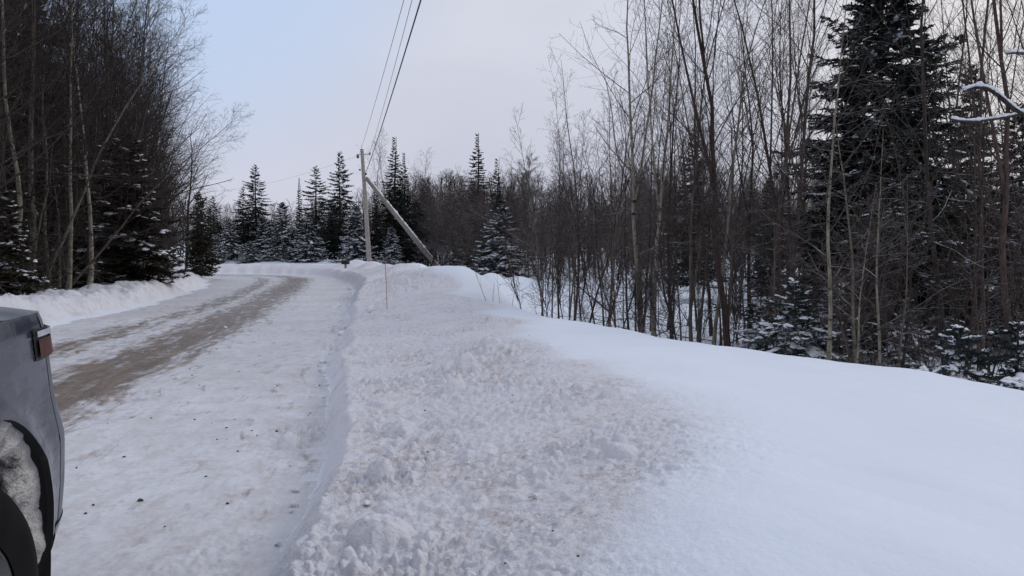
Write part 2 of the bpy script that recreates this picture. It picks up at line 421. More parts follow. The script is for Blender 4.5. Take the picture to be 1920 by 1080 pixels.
    chl = sstep(-0.05, 0.3, l) * (1 - sstep(1.6, 2.3, l)) * 0.45
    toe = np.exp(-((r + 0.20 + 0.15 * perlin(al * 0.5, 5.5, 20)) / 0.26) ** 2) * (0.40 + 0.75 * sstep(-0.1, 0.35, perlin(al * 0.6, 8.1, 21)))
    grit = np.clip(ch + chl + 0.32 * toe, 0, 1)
    tone = np.full(x.shape, 0.5)
    if fine:
        w = np.clip(ch + 0.9 * toe + 1.6 * chl, 0, 1)
        near = 1 - sstep(22, 45, dist)
        patch = 0.22 + 0.95 * sstep(-0.35, 0.5, fbm(x * 0.9, y * 0.9, 3, 22))
        m = (w * near > 0.01) & (dist > 1.0)
        xs, ys, ww = x[m], y[m], (w * near)[m]
        wx = xs + 0.012 * perlin(xs * 22, ys * 22, 40); wy = ys + 0.012 * perlin(xs * 22, ys * 22, 41)
        h1, t1 = clods(wx, wy, 0.21, 1, 0.11); h2, t2 = clods(wx, wy, 0.062, 2, 0.55); h3, t3 = clods(wx, wy, 0.030, 3, 0.8)
        fine_ = 0.008 * perlin(xs * 34, ys * 34, 42) + 0.013 * perlin(xs * 13, ys * 13, 43)
        pt = patch[m]
        hsum = np.maximum(np.maximum(h1 * 0.75, h2 * 0.85), h3 * 0.95) + 0.35 * np.minimum(h2, h3)
        z[m] += ww * (pt * hsum * 1.45 + fine_ - 0.016)
        tt = np.where(h1 * 0.75 > np.maximum(h2, h3) * 0.9, t1, np.where(h2 > h3, t2, t3))
        crev = 1 - np.clip(hsum / 0.016, 0, 1)                      # grit washes down between the clods
        tone[m] = np.where(tt < 0, 0.5, tt) * 0.75 + 0.25 * crev
        z = z + (0.006 * perlin(x * 2.1, y * 2.1, 27) + 0.010 * perlin(x * 1.1 + y * 0.5, y * 0.35 - x * .2, 53) + 0.005 * np.abs(perlin(x * 3.2 + y * 1.4, y * 0.9 - x * .4, 54)) * (1 - w)) * sstep(0.3, 1, r)
        z = z + (0.004 * perlin(x * 9, y * 7, 28) + 0.003 * perlin(x * 21, y * 17, 44)) * (r <= 0) * near
    k = np.where(r > 0.0, 1, np.where(l > 0.0, 2, 0))
    # dark tracks worn through to the sand
    gone = 1 - sstep(40, 58, y) * 0.35
    dB = np.exp(-(np.abs(tb) / (0.62 + 0.004 * y)) ** 2.6) * (0.98 + 0.25 * perlin(al * 0.13, 1.3, 29)) * gone
    dA = np.exp(-(np.abs(ta) / 0.42) ** 2.4) * (0.70 + 0.25 * perlin(al * 0.16, 6.3, 30)) * gone
    broad = 0.20 * np.exp(-((tb + 0.9) / 1.3) ** 2)
    dirt = np.clip(np.maximum(dB * 1.08, dA) + broad + 0.10 * np.exp(-((tb - 2.2) / 0.5) ** 2), 0, 1.2)
    return z, k, grit, dirt, r, al, tone
def gz(x, y):
    return float(terrain(np.array([x]), np.array([y]), False)[0][0])

def build_terrain():
    th = np.concatenate([np.arange(-180, -60, 3.0), np.arange(-60, -37, 0.5), np.arange(-37, 37, 0.105), np.arange(37, 60, 0.5), np.arange(60, 180.1, 3.0)])
    th = np.radians(th)
    rr = [0.35]
    while rr[-1] < 900:
        q = rr[-1]; rr.append(q * (1.04 if q < 1.9 else 1.0036 if q < 6 else 1.0055 if q < 13 else 1.0085 if q < 30 else 1.016 if q < 90 else 1.05))
    rr = np.array(rr)
    X = rr[:, None] * np.sin(th)[None]; Y = rr[:, None] * np.cos(th)[None]
    z, k, grit, dirt, r, al, tone = terrain(X.ravel(), Y.ravel())
    nr, na = len(rr), len(th)
    V = np.stack([X.ravel(), Y.ravel(), z], -1)
    F = grid_faces(nr, na)[:, ::-1]
    kk = k.reshape(-1)
    fk = kk[F].max(axis=1)                       # any bank corner -> bank face
    beyond = r[F].min(axis=1) > np.interp(Y.ravel()[F].mean(axis=1), [0, 5, 15, 22, 60], [5.4, 5.3, 3.1, 4.2, 4.4])
    beyondl = (fk == 2) & ((-sdist(X.ravel(), Y.ravel(), LEFT)[0])[F].min(axis=1) > 2.6)
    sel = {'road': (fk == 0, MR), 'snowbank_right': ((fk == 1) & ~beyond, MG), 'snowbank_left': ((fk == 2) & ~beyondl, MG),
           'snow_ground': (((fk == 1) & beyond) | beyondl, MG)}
    for name, (mask, mat) in sel.items():
        f = F[mask]; used = np.unique(f)
        remap = np.full(len(V), -1); remap[used] = np.arange(len(used))
        me = mesh_np(name, V[used], [remap[f]], mat)
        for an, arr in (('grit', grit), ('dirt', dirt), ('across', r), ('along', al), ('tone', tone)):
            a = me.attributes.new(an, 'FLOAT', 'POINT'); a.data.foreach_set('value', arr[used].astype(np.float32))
        o = link(name.split('_')[0] if name == 'road' else name, me); o['kind'] = 'structure'
        lab = {'road': 'snow packed road with two sandy brown wheel tracks curving left', 'snowbank_right': 'ploughed gritty snowbank along the right side of the road',
               'snowbank_left': 'low lumpy snowbank along the left side of the road', 'snow_ground': 'smooth snow covered ground under the trees'}[name]
        o['label'] = lab
build_terrain()

# ------------------------------------------------------------------ bare trees
def polyl(rng, p0, d0, L, nseg, up, wig):
    B = len(p0); P = np.empty((B, nseg + 1, 3)); P[:, 0] = p0; d = norm(d0)
    st = (L / nseg)[:, None]
    for s in range(nseg):
        d = norm(d + np.array([0, 0, up]) + wig * rng.randn(B, 3)); P[:, s + 1] = P[:, s] + d * st
    return P
def grow(rng, P, R, n, t0, t1, lenf, ang, up, nseg, rr, rmin, wig=0.08, r_abs=None):
    B, m, _ = P.shape
    t = t0 + (t1 - t0) * (np.arange(n)[None] + rng.rand(B, n)) / n
    f = t * (m - 1); i = np.clip(np.floor(f).astype(int), 0, m - 2); f = (f - i)[..., None]
    bi = np.arange(B)[:, None]
    p = P[bi, i] * (1 - f) + P[bi, i + 1] * f
    tan = norm(P[bi, i + 1] - P[bi, i]); rad_ = R[bi, i] * (1 - f[..., 0]) + R[bi, i + 1] * f[..., 0]
    ref = np.where(np.abs(tan[..., 2:3]) < 0.9, np.array([0, 0, 1.0]), np.array([1.0, 0, 0]))
    a = norm(np.cross(tan, ref)); b = np.cross(tan, a)
    az = np.arange(n)[None] * 2.4 + rng.rand(B, 1) * 6.28 + rng.randn(B, n) * 0.5
    an = np.radians(ang) * (1 + 0.22 * rng.randn(B, n))
    d = np.cos(an)[..., None] * tan + np.sin(an)[..., None] * (np.cos(az)[..., None] * a + np.sin(az)[..., None] * b)
    PL = np.linalg.norm(np.diff(P, axis=1), axis=2).sum(1)
    L = (lenf(t) * PL[:, None] * (0.6 + 0.8 * rng.rand(B, n))).ravel()
    Q = polyl(rng, p.reshape(-1, 3), d.reshape(-1, 3), L, nseg, up, wig)
    r0 = np.maximum(rad_.ravel() * rr, rmin * 1.3) if r_abs is None else np.full(len(Q), r_abs)
    RR = r0[:, None] * np.linspace(1, 0.35, nseg + 1)[None]; RR = np.maximum(RR, rmin * 0.8)
    return Q, RR
def bare_proto(seed, h, r, bark, twig, lean=(0, 0), fork=0, n1=26, n2=7, n3=5, t0=0.3, ang=42, up=0.10, len1=0.30, rmin=0.0028, wig=0.048, low=0, lvl3=True):
    rng = np.random.RandomState(seed)
    nseg = 14
    d0 = np.array([[lean[0], lean[1], 1.0]])
    P = polyl(rng, np.array([[0, 0, -0.35]]), d0, np.array([h + 0.35]), nseg, 0.02 if lean != (0, 0) else 0.03, wig)
    s = np.linspace(0, 1, nseg + 1)
    R = (r * (1 - 0.90 * s ** 0.9) * (1 + 0.5 * np.exp(-s * 16)))[None]
    tr = Acc().add(*tubes(P, R, 7)); cr = Acc()
    src = [(P, R)]
    if fork:
        Q, RQ = grow(rng, P, R, fork, 0.34, 0.62, lambda t: 0.80 * (1 - t) + 0.10, 12, 0.10, 12, 0.75, 0.01, 0.03)
        tr.add(*tubes(Q, RQ * np.linspace(1, .35, 13)[None], 6)); src.append((Q, RQ * np.linspace(1, .35, 13)[None]))
    for (Ps, Rs) in src:
        nn = n1 if len(src) == 1 else max(8, int(n1 * 0.62))
        A, RA = grow(rng, Ps, Rs, nn, t0, 0.985, lambda t: len1 * (1.02 - t) ** 0.8 + 0.05, ang, up * 0.75, 6, 0.42, rmin * 1.4, 0.10)
        cr.add(*tubes(A, RA, 4))
        B_, RB = grow(rng, A, RA, n2, 0.22, 0.98, lambda t: 0.46 * (1.05 - t) + 0.10, 47, up * 0.5, 3, 0.5, rmin, 0.13)
        cr.add(*tubes(B_, RB, 3))
        if lvl3:
            C_, RC = grow(rng, B_, RB, n3, 0.2, 0.98, lambda t: 0.55 * (1.05 - t) + 0.14, 48, up * 0.3, 2, 0.6, rmin * 0.85, 0.18)
            cr.add(*tubes(C_, RC, 3))
    if low:                                       # dead lower branches, drooping
        A, RA = grow(rng, P, R, low, 0.06, t0 + 0.1, lambda t: 0.13 + 0 * t, 78, -0.02, 5, 0.25, rmin, 0.1)
        cr.add(*tubes(A, RA, 3))
        B_, RB = grow(rng, A, RA, 5, 0.2, 0.95, lambda t: 0.35 + 0 * t, 45, 0.0, 2, 0.6, rmin, 0.12)
        cr.add(*tubes(B_, RB, 3))
    return [('trunk', tr.mesh('bare_tree_trunk', BARK[bark])), ('crown', cr.mesh('bare_tree_crown', TWIG[twig]))]

# ------------------------------------------------------------------ conifers
def blob_template(nu=6, nv=4):
    u = np.arange(nu) * 2 * np.pi / nu; v = np.linspace(0.12, np.pi - 0.12, nv)
    V = np.stack([np.outer(np.cos(v), np.ones(nu)), np.outer(np.sin(v), np.cos(u)), np.outer(np.sin(v), np.sin(u))], -1).reshape(-1, 3)
    i = np.arange(nu * nv).reshape(nv, nu); j = np.roll(i, -1, 1)
    F = np.stack([i[:-1], j[:-1], j[1:], i[1:]], -1).reshape(-1, 4)
    return V, F
def blobs(rng, c, d, L, Wd, Hh, nu=6, nv=4, jit=0.22):
    """flattened lumps of snow along direction d, centre c"""
    V, F = blob_template(nu, nv); B = len(c)
    d = norm(d); side = norm(np.cross(d, np.array([0, 0, 1.0]))); upv = np.cross(side, d)
    J = 1 + jit * rng.randn(B, len(V), 1) * 0.8
    Q = V[None] * J
    z = np.where(Q[..., 2:3] < 0, Q[..., 2:3] * 0.4, Q[..., 2:3])
    out = c[:, None] + Q[..., 0:1] * (L[:, None, None] * d[:, None]) + Q[..., 1:2] * (Wd[:, None, None] * side[:, None]) + z * (Hh[:, None, None] * upv[:, None])
    FF = (F[None] + (np.arange(B) * len(V))[:, None, None]).reshape(-1, 4)
    return out.reshape(-1, 3), FF
def blades(P0, D, L, Wd, N):
    """narrow diamond needle sprays: base P0, direction D, length L, width Wd, plane normal N"""
    D = norm(D); S = norm(np.cross(D, N)); B = len(P0)
    a = P0; b = P0 + D * (L * 0.45)[:, None] + S * Wd[:, None]; c = P0 + D * L[:, None]; d = P0 + D * (L * 0.45)[:, None] - S * Wd[:, None]
    V = np.stack([a, b, c, d], 1).reshape(-1, 3); F = np.arange(B * 4).reshape(B, 4)
    return V, F
def conifer_proto(seed, h, R, needles='dark', nb=120, nt=9, nl=4, snow=0.3, zb=0.06, power=0.85, droop=0.18, tuft=1.0, snow_lo=0.0, snow_size=1.0, ragged=0.25, bark='brown', fine=False):
    rng = np.random.RandomState(seed)
    tP = polyl(rng, np.array([[0, 0, -0.3]]), np.array([[0, 0, 1.0]]), np.array([h + 0.25]), 10, 0.2, 0.012)
    s = np.linspace(0, 1, 11); tr = Acc().add(*tubes(tP, (0.012 + 0.0125 * h * (1 - s) ** 1.1)[None], 6))
    t = zb + (0.985 - zb) * ((np.arange(nb) + rng.rand(nb)) / nb) ** 1.12
    az = np.arange(nb) * 2.399 + rng.randn(nb) * 0.25
    irregular = 1 + ragged * np.sin(t * 31 + seed) * 0.45 + ragged * 1.2 * rng.randn(nb) * 0.5
    L = np.maximum(R * (1 - t) ** power * irregular * np.minimum(1, 0.55 + (t - zb) * 5), 0.09 + 0.014 * h * (1 - t))
    base = np.stack([np.zeros(nb), np.zeros(nb), t * h], -1)
    out = np.stack([np.cos(az), np.sin(az), np.zeros(nb)], -1)
    el = -droop + 0.95 * np.clip((t - 0.55) / 0.45, 0, 1) ** 1.5 + 0.08 * rng.randn(nb)
    ns = 6; q = np.linspace(0, 1, ns + 1)
    zc = el[:, None] * q + (-droop * 1.1 * q ** 2 + droop * 1.25 * q ** 4)[None] * (t < 0.85)[:, None]
    P = base[:, None] + out[:, None] * (L[:, None] * q)[..., None]
    side0 = np.stack([-np.sin(az), np.cos(az), np.zeros(nb)], -1)
    P = P + side0[:, None] * (0.12 * L[:, None] * rng.randn(nb)[:, None] * q ** 2)[..., None]
    P[..., 2] += zc * L[:, None]
    RB = np.maximum(0.004, 0.012 * L)[:, None] * np.linspace(1, .3, ns + 1)[None]
    cr = Acc(); cr.add(*tubes(P, RB, 3))
    # side twigs lying roughly in the spray plane
    n = nt * 2 + 1
    tq = np.concatenate([np.linspace(0.18, 0.97, nt), np.linspace(0.14, 0.93, nt), [0.97]])[None] + rng.randn(nb, n) * 0.03
    tq = np.clip(tq, 0.05, 0.99); f = tq * ns; i = np.floor(f).astype(int); f = (f - i)[..., None]
    bi = np.arange(nb)[:, None]
    p = P[bi, i] * (1 - f) + P[bi, i + 1] * f; tan = norm(P[bi, i + 1] - P[bi, i])
    sgn = np.concatenate([np.ones(nt), -np.ones(nt), [0]])[None, :, None]
    sd = norm(np.cross(tan, np.array([0, 0, 1.0]))) * sgn
    D = norm(tan * 0.75 + sd * (0.95 + 0.2 * rng.randn(nb, n, 1)) + np.array([0, 0, 1.0]) * (0.14 * rng.randn(nb, n, 1) - 0.10))
    TL = (0.34 * (1.12 - tq) * np.minimum(1, 0.35 + tq * 3) * L[:, None] + (0.05 + 0.006 * h) * np.clip(L[:, None] / (0.07 * h), 0.25, 1)) * (0.65 + 0.7 * rng.rand(nb, n))
    p = p.reshape(-1, 3); D = D.reshape(-1, 3); TL = TL.ravel()
    B = len(p); N = norm(np.array([0, 0, 1.0]) + 0.5 * rng.randn(B, 3))
    w = np.minimum(0.020 + 0.045 * TL, TL * 0.3) * tuft
    cr.add(*blades(p, D, TL, w, N)); cr.add(*blades(p, D, TL, w * 0.8, np.cross(D, N)))
    # twiglets off the twigs
    for k in range(nl):
        u = 0.12 + 0.78 * (k + rng.rand(B)) / nl
        pp = p + D * (TL * u)[:, None]
        sg = np.where(rng.rand(B) < 0.5, 1, -1)[:, None]
        S = np.cross(D, N)
        dd = D * 0.8 + S * sg * (0.8 + 0.3 * rng.randn(B, 1)) + N * (0.25 * rng.randn(B, 1)) + np.array([0, 0, -0.15])
        ll = TL * (0.55 * (1 - u) + 0.18) * (0.7 + 0.6 * rng.rand(B)) + 0.02
        cr.add(*blades(pp, dd, ll, (0.014 + 0.05 * ll) * tuft, norm(N + 0.4 * rng.randn(B, 3))))
        cr.add(*blades(pp, dd + 0.35 * rng.randn(B, 3), ll * 0.9, (0.012 + 0.045 * ll) * tuft, norm(rng.randn(B, 3))))
    # leader
    parts = [('trunk', tr.mesh('conifer_trunk', BARK[bark])), ('crown', cr.mesh('conifer_crown', NEED[needles], smooth=False))]
    if snow > 0:
        sn = Acc()
        # clumpy choice: keep twigs where a noise on position is high
        cn = fbm(p[:, 0] * 1.3 + p[:, 2] * 0.9, p[:, 1] * 1.3 - p[:, 2] * 1.3, 2, seed) * 0.5 + 0.5 * rng.rand(B)
        outer = np.hypot(p[:, 0], p[:, 1]) / (R * np.maximum(0.08, (1 - p[:, 2] / h)) ** power + 0.05)
        score = cn + 0.22 * np.clip(outer, 0, 1) - (0.35 * (p[:, 2] / h) if snow_lo else 0)
        pick = score >= np.quantile(score, 1 - snow * 0.6)
        m = pick
        c = p[m] + D[m] * (TL[m] * 0.45)[:, None] + np.array([0, 0, 0.008 * snow_size])
        l = np.minimum(TL[m] * 0.42, 0.22 * snow_size) * (0.7 + 0.5 * rng.rand(m.sum()))
        ww = np.minimum((0.02 + 0.22 * l), 0.07) * snow_size * (0.7 + 0.7 * rng.rand(m.sum()))
        hh = ww * (0.45 + 0.35 * rng.rand(m.sum()))
        nu, nv = (8, 6) if fine else (5, 4)
        sn.add(*blobs(rng, c, D[m], l, ww, hh, nu, nv))
        bm = rng.rand(nb) < snow * 0.55
        for k in (3, 4, 5):
            c = P[bm, k] + np.array([0, 0, 0.012]); d = P[bm, min(k + 1, ns)] - P[bm, k - 1]
            ll = np.minimum(L[bm] * 0.11, 0.26 * snow_size) * (0.6 + 0.8 * rng.rand(bm.sum()))
            sn.add(*blobs(rng, c, d, ll, np.minimum(0.03 + 0.28 * ll, 0.09) * snow_size, (0.014 + 0.12 * ll) * snow_size, nu, nv))
        parts.append(('snow_clumps', sn.mesh('conifer_snow_clumps', MSNOW)))
    return parts

PROTO = {}
# left wood: birches with fine upswept twigs, and darker stems
PROTO['birch_a'] = bare_proto(11, 12.5, 0.066, 'birch', 'cool', (0.05, 0.02), n1=44, n2=8, n3=5, t0=0.32, ang=36, up=0.10, len1=0.30, low=7)
PROTO['birch_b'] = bare_proto(12, 11.5, 0.052, 'pale', 'cool', (-0.04, 0.05), n1=40, n2=8, n3=5, t0=0.30, ang=40, up=0.11, len1=0.32, low=8)
PROTO['birch_lean'] = bare_proto(13, 11.5, 0.066, 'grey', 'cool', (0.42, 0.05), n1=40, n2=8, n3=5, t0=0.30, ang=40, up=0.10, len1=0.34, low=3)
PROTO['bushy_a'] = bare_proto(14, 10.5, 0.075, 'brown', 'cool', (0.02, -0.03), n1=44, n2=8, n3=5, t0=0.16, ang=46, up=0.08, len1=0.30, low=9)
PROTO['bushy_b'] = bare_proto(15, 9.0, 0.06, 'grey', 'cool', (0.10, 0.0), n1=42, n2=8, n3=5, t0=0.14, ang=48, up=0.09, len1=0.34, low=8)
PROTO['bushy_wide'] = bare_proto(16, 9.5, 0.085, 'grey', 'cool', (0.16, 0.0), fork=2, n1=36, n2=8, n3=5, t0=0.22, ang=50, up=0.05, len1=0.32, low=5)
# right side: open, upswept saplings and stems
PROTO['sap_a'] = bare_proto(21, 7.5, 0.036, 'grey', 'grey', (0.02, 0.0), n1=24, n2=6, n3=3, t0=0.22, ang=34, up=0.12, len1=0.30, low=3)
PROTO['sap_b'] = bare_proto(22, 8.0, 0.042, 'grey', 'red', (-0.05, 0.02), n1=26, n2=6, n3=3, t0=0.28, ang=30, up=0.12, len1=0.34, low=3)
PROTO['sap_c'] = bare_proto(23, 6.5, 0.032, 'red', 'red', (0.06, 0.02), n1=24, n2=6, n3=3, t0=0.16, ang=38, up=0.10, len1=0.30, low=3)
PROTO['sap_d'] = bare_proto(24, 8.5, 0.045, 'brown', 'grey', (-0.10, 0.0), fork=1, n1=24, n2=6, n3=3, t0=0.25, ang=32, up=0.12, len1=0.32, low=3)
PROTO['pole_a'] = bare_proto(25, 11.5, 0.076, 'red', 'red', (-0.05, 0.0), fork=2, n1=30, n2=6, n3=3, t0=0.34, ang=32, up=0.12, len1=0.26, low=6)
PROTO['pole_b'] = bare_proto(26, 12.0, 0.062, 'brown', 'red', (0.04, 0.02), fork=1, n1=32, n2=6, n3=3, t0=0.36, ang=34, up=0.12, len1=0.24, low=8)
PROTO['pole_c'] = bare_proto(27, 11.0, 0.062, 'brown', 'brown', (-0.02, 0.02), n1=34, n2=6, n3=3, t0=0.30, ang=36, up=0.12, len1=0.26, low=10)
PROTO['paper_birch'] = bare_proto(28, 10.5, 0.070, 'birch', 'red', (-0.02, 0.0), fork=1, n1=30, n2=6, n3=3, t0=0.28, ang=34, up=0.12, len1=0.27, low=8)
PROTO['pale_stem'] = bare_proto(29, 7.6, 0.050, 'pale', 'grey', (0.13, 0.0), n1=16, n2=6, n3=4, t0=0.30, ang=48, up=0.06, len1=0.36, low=3, wig=0.03)
PROTO['thicket_a'] = bare_proto(30, 6.5, 0.045, 'brown', 'far', (0.03, 0), n1=36, n2=8, n3=5, t0=0.10, ang=42, up=0.09, len1=0.30, rmin=0.0048, low=6)
PROTO['thicket_b'] = bare_proto(31, 6.0, 0.05, 'red', 'far', (-0.06, 0), fork=2, n1=34, n2=8, n3=5, t0=0.10, ang=40, up=0.10, len1=0.34, rmin=0.0048, low=6)
PROTO['shrub_a'] = bare_proto(32, 2.4, 0.016, 'brown', 'brown', (0.15, 0), fork=4, n1=16, n2=5, n3=3, t0=0.12, ang=36, up=0.10, len1=0.40, low=0)
PROTO['shrub_b'] = bare_proto(33, 1.8, 0.012, 'red', 'brown', (-0.2, 0.1), fork=3, n1=12, n2=4, n3=2, t0=0.15, ang=34, up=0.10, len1=0.40, low=0)
# conifers
PROTO['spruce_big'] = conifer_proto(41, 10.0, 2.5, 'dark', nb=270, nt=10, nl=6, snow=0.50, zb=0.06, power=0.60, droop=0.22, ragged=0.34, snow_size=0.85)
PROTO['spruce_mid'] = conifer_proto(42, 9.0, 2.0, 'dark', nb=180, nt=9, nl=5, snow=0.22, zb=0.08, power=0.75, droop=0.2, ragged=0.42, snow_size=0.9)
PROTO['fir_dark_a'] = conifer_proto(43, 7.5, 1.9, 'brown', nb=150, nt=9, nl=5, snow=0.08, zb=0.04, power=0.7, droop=0.22, ragged=0.45)
PROTO['fir_dark_b'] = conifer_proto(44, 6.0, 1.8, 'brown', nb=130, nt=9, nl=5, snow=0.20, zb=0.03, power=0.7, droop=0.24, ragged=0.5, snow_size=1.9)
PROTO['spire_a'] = conifer_proto(45, 12.0, 1.75, 'dark', nb=190, nt=7, nl=3, snow=0.05, zb=0.06, power=1.02, droop=0.18, tuft=1.3, ragged=0.22)
PROTO['spire_b'] = conifer_proto(46, 11.0, 1.6, 'dark', nb=170, nt=7, nl=3, snow=0.10, zb=0.06, power=1.0, droop=0.2, tuft=1.3, ragged=0.26, snow_lo=1)
PROTO['spruce_open_a'] = conifer_proto(47, 11.0, 2.4, 'dark', nb=150, nt=7, nl=3, snow=0.05, zb=0.10, power=0.85, droop=0.14, tuft=1.25, ragged=0.42)
PROTO['spruce_open_b'] = conifer_proto(48, 10.0, 2.2, 'dark', nb=95, nt=7, nl=3, snow=0.05, zb=0.14, power=0.8, droop=0.06, tuft=1.2, ragged=0.38)
PROTO['fir_snowy_a'] = conifer_proto(49, 5.0, 1.9, 'blue', nb=130, nt=7, nl=3, snow=0.8, zb=0.02, power=0.8, droop=0.28, tuft=1.2, ragged=0.34, snow_size=1.5)
PROTO['fir_snowy_b'] = conifer_proto(50, 4.0, 1.5, 'blue', nb=110, nt=7, nl=3, snow=0.85, zb=0.02, power=0.75, droop=0.3, tuft=1.2, ragged=0.36, snow_size=1.45)
PROTO['fir_young_a'] = conifer_proto(51, 1.7, 0.95, 'blue', nb=60, nt=8, nl=4, snow=0.95, zb=0.03, power=0.7, droop=0.32, tuft=0.6, ragged=0.5, snow_size=1.15, fine=True)
PROTO['fir_young_b'] = conifer_proto(52, 2.4, 1.1, 'blue', nb=70, nt=8, nl=4, snow=0.75, zb=0.05, power=0.7, droop=0.27, tuft=0.6, ragged=0.5, snow_size=1.15, fine=True)

NAME = {'birch': 'birch_tree', 'bushy': 'bare_tree', 'sap': 'sapling', 'pole': 'bare_tree', 'paper': 'birch_tree', 'pale': 'sapling', 'thicket': 'sapling',
        'shrub': 'shrub', 'spruce': 'spruce_tree', 'fir': 'fir_tree', 'spire': 'fir_tree'}
CAT = {'birch_tree': 'birch', 'bare_tree': 'tree', 'sapling': 'sapling', 'shrub': 'shrub', 'spruce_tree': 'spruce', 'fir_tree': 'fir'}
HT = {'birch_a': 12.5, 'birch_b': 11.5, 'birch_lean': 11.5, 'bushy_a': 10.5, 'bushy_b': 9.0, 'bushy_wide': 9.5, 'sap_a': 7.5, 'sap_b': 8.0, 'sap_c': 6.5, 'sap_d': 8.5,
      'pole_a': 11.5, 'pole_b': 12.0, 'pole_c': 11.0, 'paper_birch': 10.5, 'pale_stem': 7.6, 'thicket_a': 6.5, 'thicket_b': 6.0, 'shrub_a': 2.4, 'shrub_b': 1.8,
      'spruce_big': 10.0, 'spruce_mid': 9.0, 'fir_dark_a': 7.5, 'fir_dark_b': 6.0, 'spire_a': 12.0, 'spire_b': 11.0, 'spruce_open_a': 11.0, 'spruce_open_b': 10.0,
      'fir_snowy_a': 5.0, 'fir_snowy_b': 4.0, 'fir_young_a': 1.7, 'fir_young_b': 2.4}
rnd = random.Random(5)
def plant(kind, x, y, label, group=None, h=None, rot=None, lean=(0, 0), wide=1.0, sink=0.0):
    nm = NAME[kind.split('_')[0]]
    s = (h / HT[kind]) if h else rnd.uniform(0.85, 1.15)
    w = s * wide
    rz = rnd.uniform(0, 6.28) if rot is None else rot
    t = thing(nm, label, CAT[nm], (x, y, gz(x, y) - sink), (lean[1], lean[0], rz), (w, w, s), group)
    for pn, me in PROTO[kind]: link(pn, me, t)
    return t
def pix(kind, px, d, top, label, group=None, **kw):
    """stand a tree in direction px at distance d with its tip as high as photo row top"""
    x = at(px, d); z0 = gz(x, d)
    return plant(kind, x, d, label, group, h=EYE + (HOR - top) / FPX * d - z0, **kw)

# ---- far conifers beyond the bend, each its own
G_FAR = 'conifers beyond the bend of the road'
for a in [
    ('spruce_open_a', 401, 66, 366, 'brownish spruce at the corner where the left wood ends', 1.0),
    ('spruce_open_a', 457, 68, 350, 'shorter ragged spruce leaning against the tall dark one beyond the bend', 0.85),
    ('spruce_open_a', 481, 70, 308, 'tall dark ragged spruce, highest of those beyond the bend, near the left wood', 0.95),
    ('fir_snowy_a', 531, 64, 378, 'snow capped fir with a dark bare tip in the middle of the bend', 0.72),
    ('spire_a', 563, 67, 333, 'very thin pointed fir tip rising behind the snowy fir at the bend', 0.62),
    ('spruce_open_b', 595, 72, 311, 'open layered spruce with sky showing between its branches', 1.0),
    ('spruce_open_a', 640, 68, 284, 'tall dark spruce just left of the utility pole', 0.85),
    ('spire_a', 740, 66, 256, 'narrow spire fir just right of the utility pole and behind the slanted brace', 1.0),
    ('spire_b', 758, 68, 286, 'slimmer fir pressed against the right side of the spire fir by the brace', 0.85),
    ('spire_b', 865, 66, 329, 'short dark fir left of the tallest fir at the back of the field', 0.9),
    ('spire_b', 895, 65, 250, 'tallest pointed fir at the back, between the pole brace and the right hand trees', 1.0),
    ('spire_b', 931, 62, 297, 'dark fir tip directly above the big snow laden fir', 0.95),
    ('fir_snowy_a', 940, 50, 384, 'broad snow laden fir behind the snow mounds right of the pole brace', 1.08),
    ('fir_snowy_b', 406, 62, 440, 'small snow laden fir at the end of the left wood', 1.0),
    ('fir_snowy_b', 432, 64, 410, 'slim snow dusted fir between the small snowy firs at the left of the bend', 0.8),
    ('fir_snowy_b', 469, 62, 452, 'lowest rounded snow covered fir below the tall dark spruce', 1.3),
    ('fir_snowy_a', 520, 63, 436, 'white frosted fir below the bare tipped one at the bend', 1.05),
    ('fir_snowy_a', 580, 63, 398, 'large snow laden fir in the middle of the bend', 0.95),
    ('fir_snowy_a', 667, 62, 382, 'snow laden fir directly behind the foot of the utility pole', 0.8),
    ('fir_snowy_b', 553, 64, 425, 'narrow frosted fir squeezed left of the large snow laden fir', 0.85),
    ('spire_b', 705, 64, 340, 'dark fir in the gap between the utility pole and its brace', 0.9),
    ('spruce_open_a', 620, 66, 400, 'low dark spruce at the feet of the open layered spruce', 1.0),
    ('fir_snowy_a', 495, 66, 405, 'dark green fir with white edges behind the frosted fir', 0.85),
    ('spruce_open_a', 782, 64, 372, 'short dark spruce behind the middle of the slanted brace', 1.0),
    ('spire_b', 905, 60, 395, 'half height dark fir below the tallest pointed fir', 1.05),
    ('fir_snowy_a', 850, 62, 420, 'snow dusted fir between the slanted brace and the tallest pointed fir', 0.85),
    ('spruce_open_a', 962, 58, 372, 'dark spruce rising behind the right side of the broad snow laden fir', 0.9),
    ('fir_snowy_a', 735, 60, 425, 'snow dusted fir directly under the slanted brace', 0.8),
    ('spire_b', 1205, 75, 322, 'dark fir tip showing over the brown thicket behind the white birch', 1.0),
    ('spruce_open_a', 1300, 30, 235, 'dark spruce half hidden behind bare stems left of the big spruce', 0.8),
]:
    pix(a[0], a[1], a[2], a[3], a[4], G_FAR, wide=a[5] * 1.42)

for i, (k, px, d, top) in enumerate([('sap_b', 713, 74, 262), ('sap_a', 727, 76, 250), ('sap_b', 700, 72, 300), ('sap_b', 800, 78, 286), ('sap_a', 846, 80, 318), ('sap_b', 820, 76, 318)]):
    pix(k, px, d, top, 'tall thin leafless tree standing above the brown wood behind the utility pole', 'thin bare tops behind the utility pole', wide=1.2)

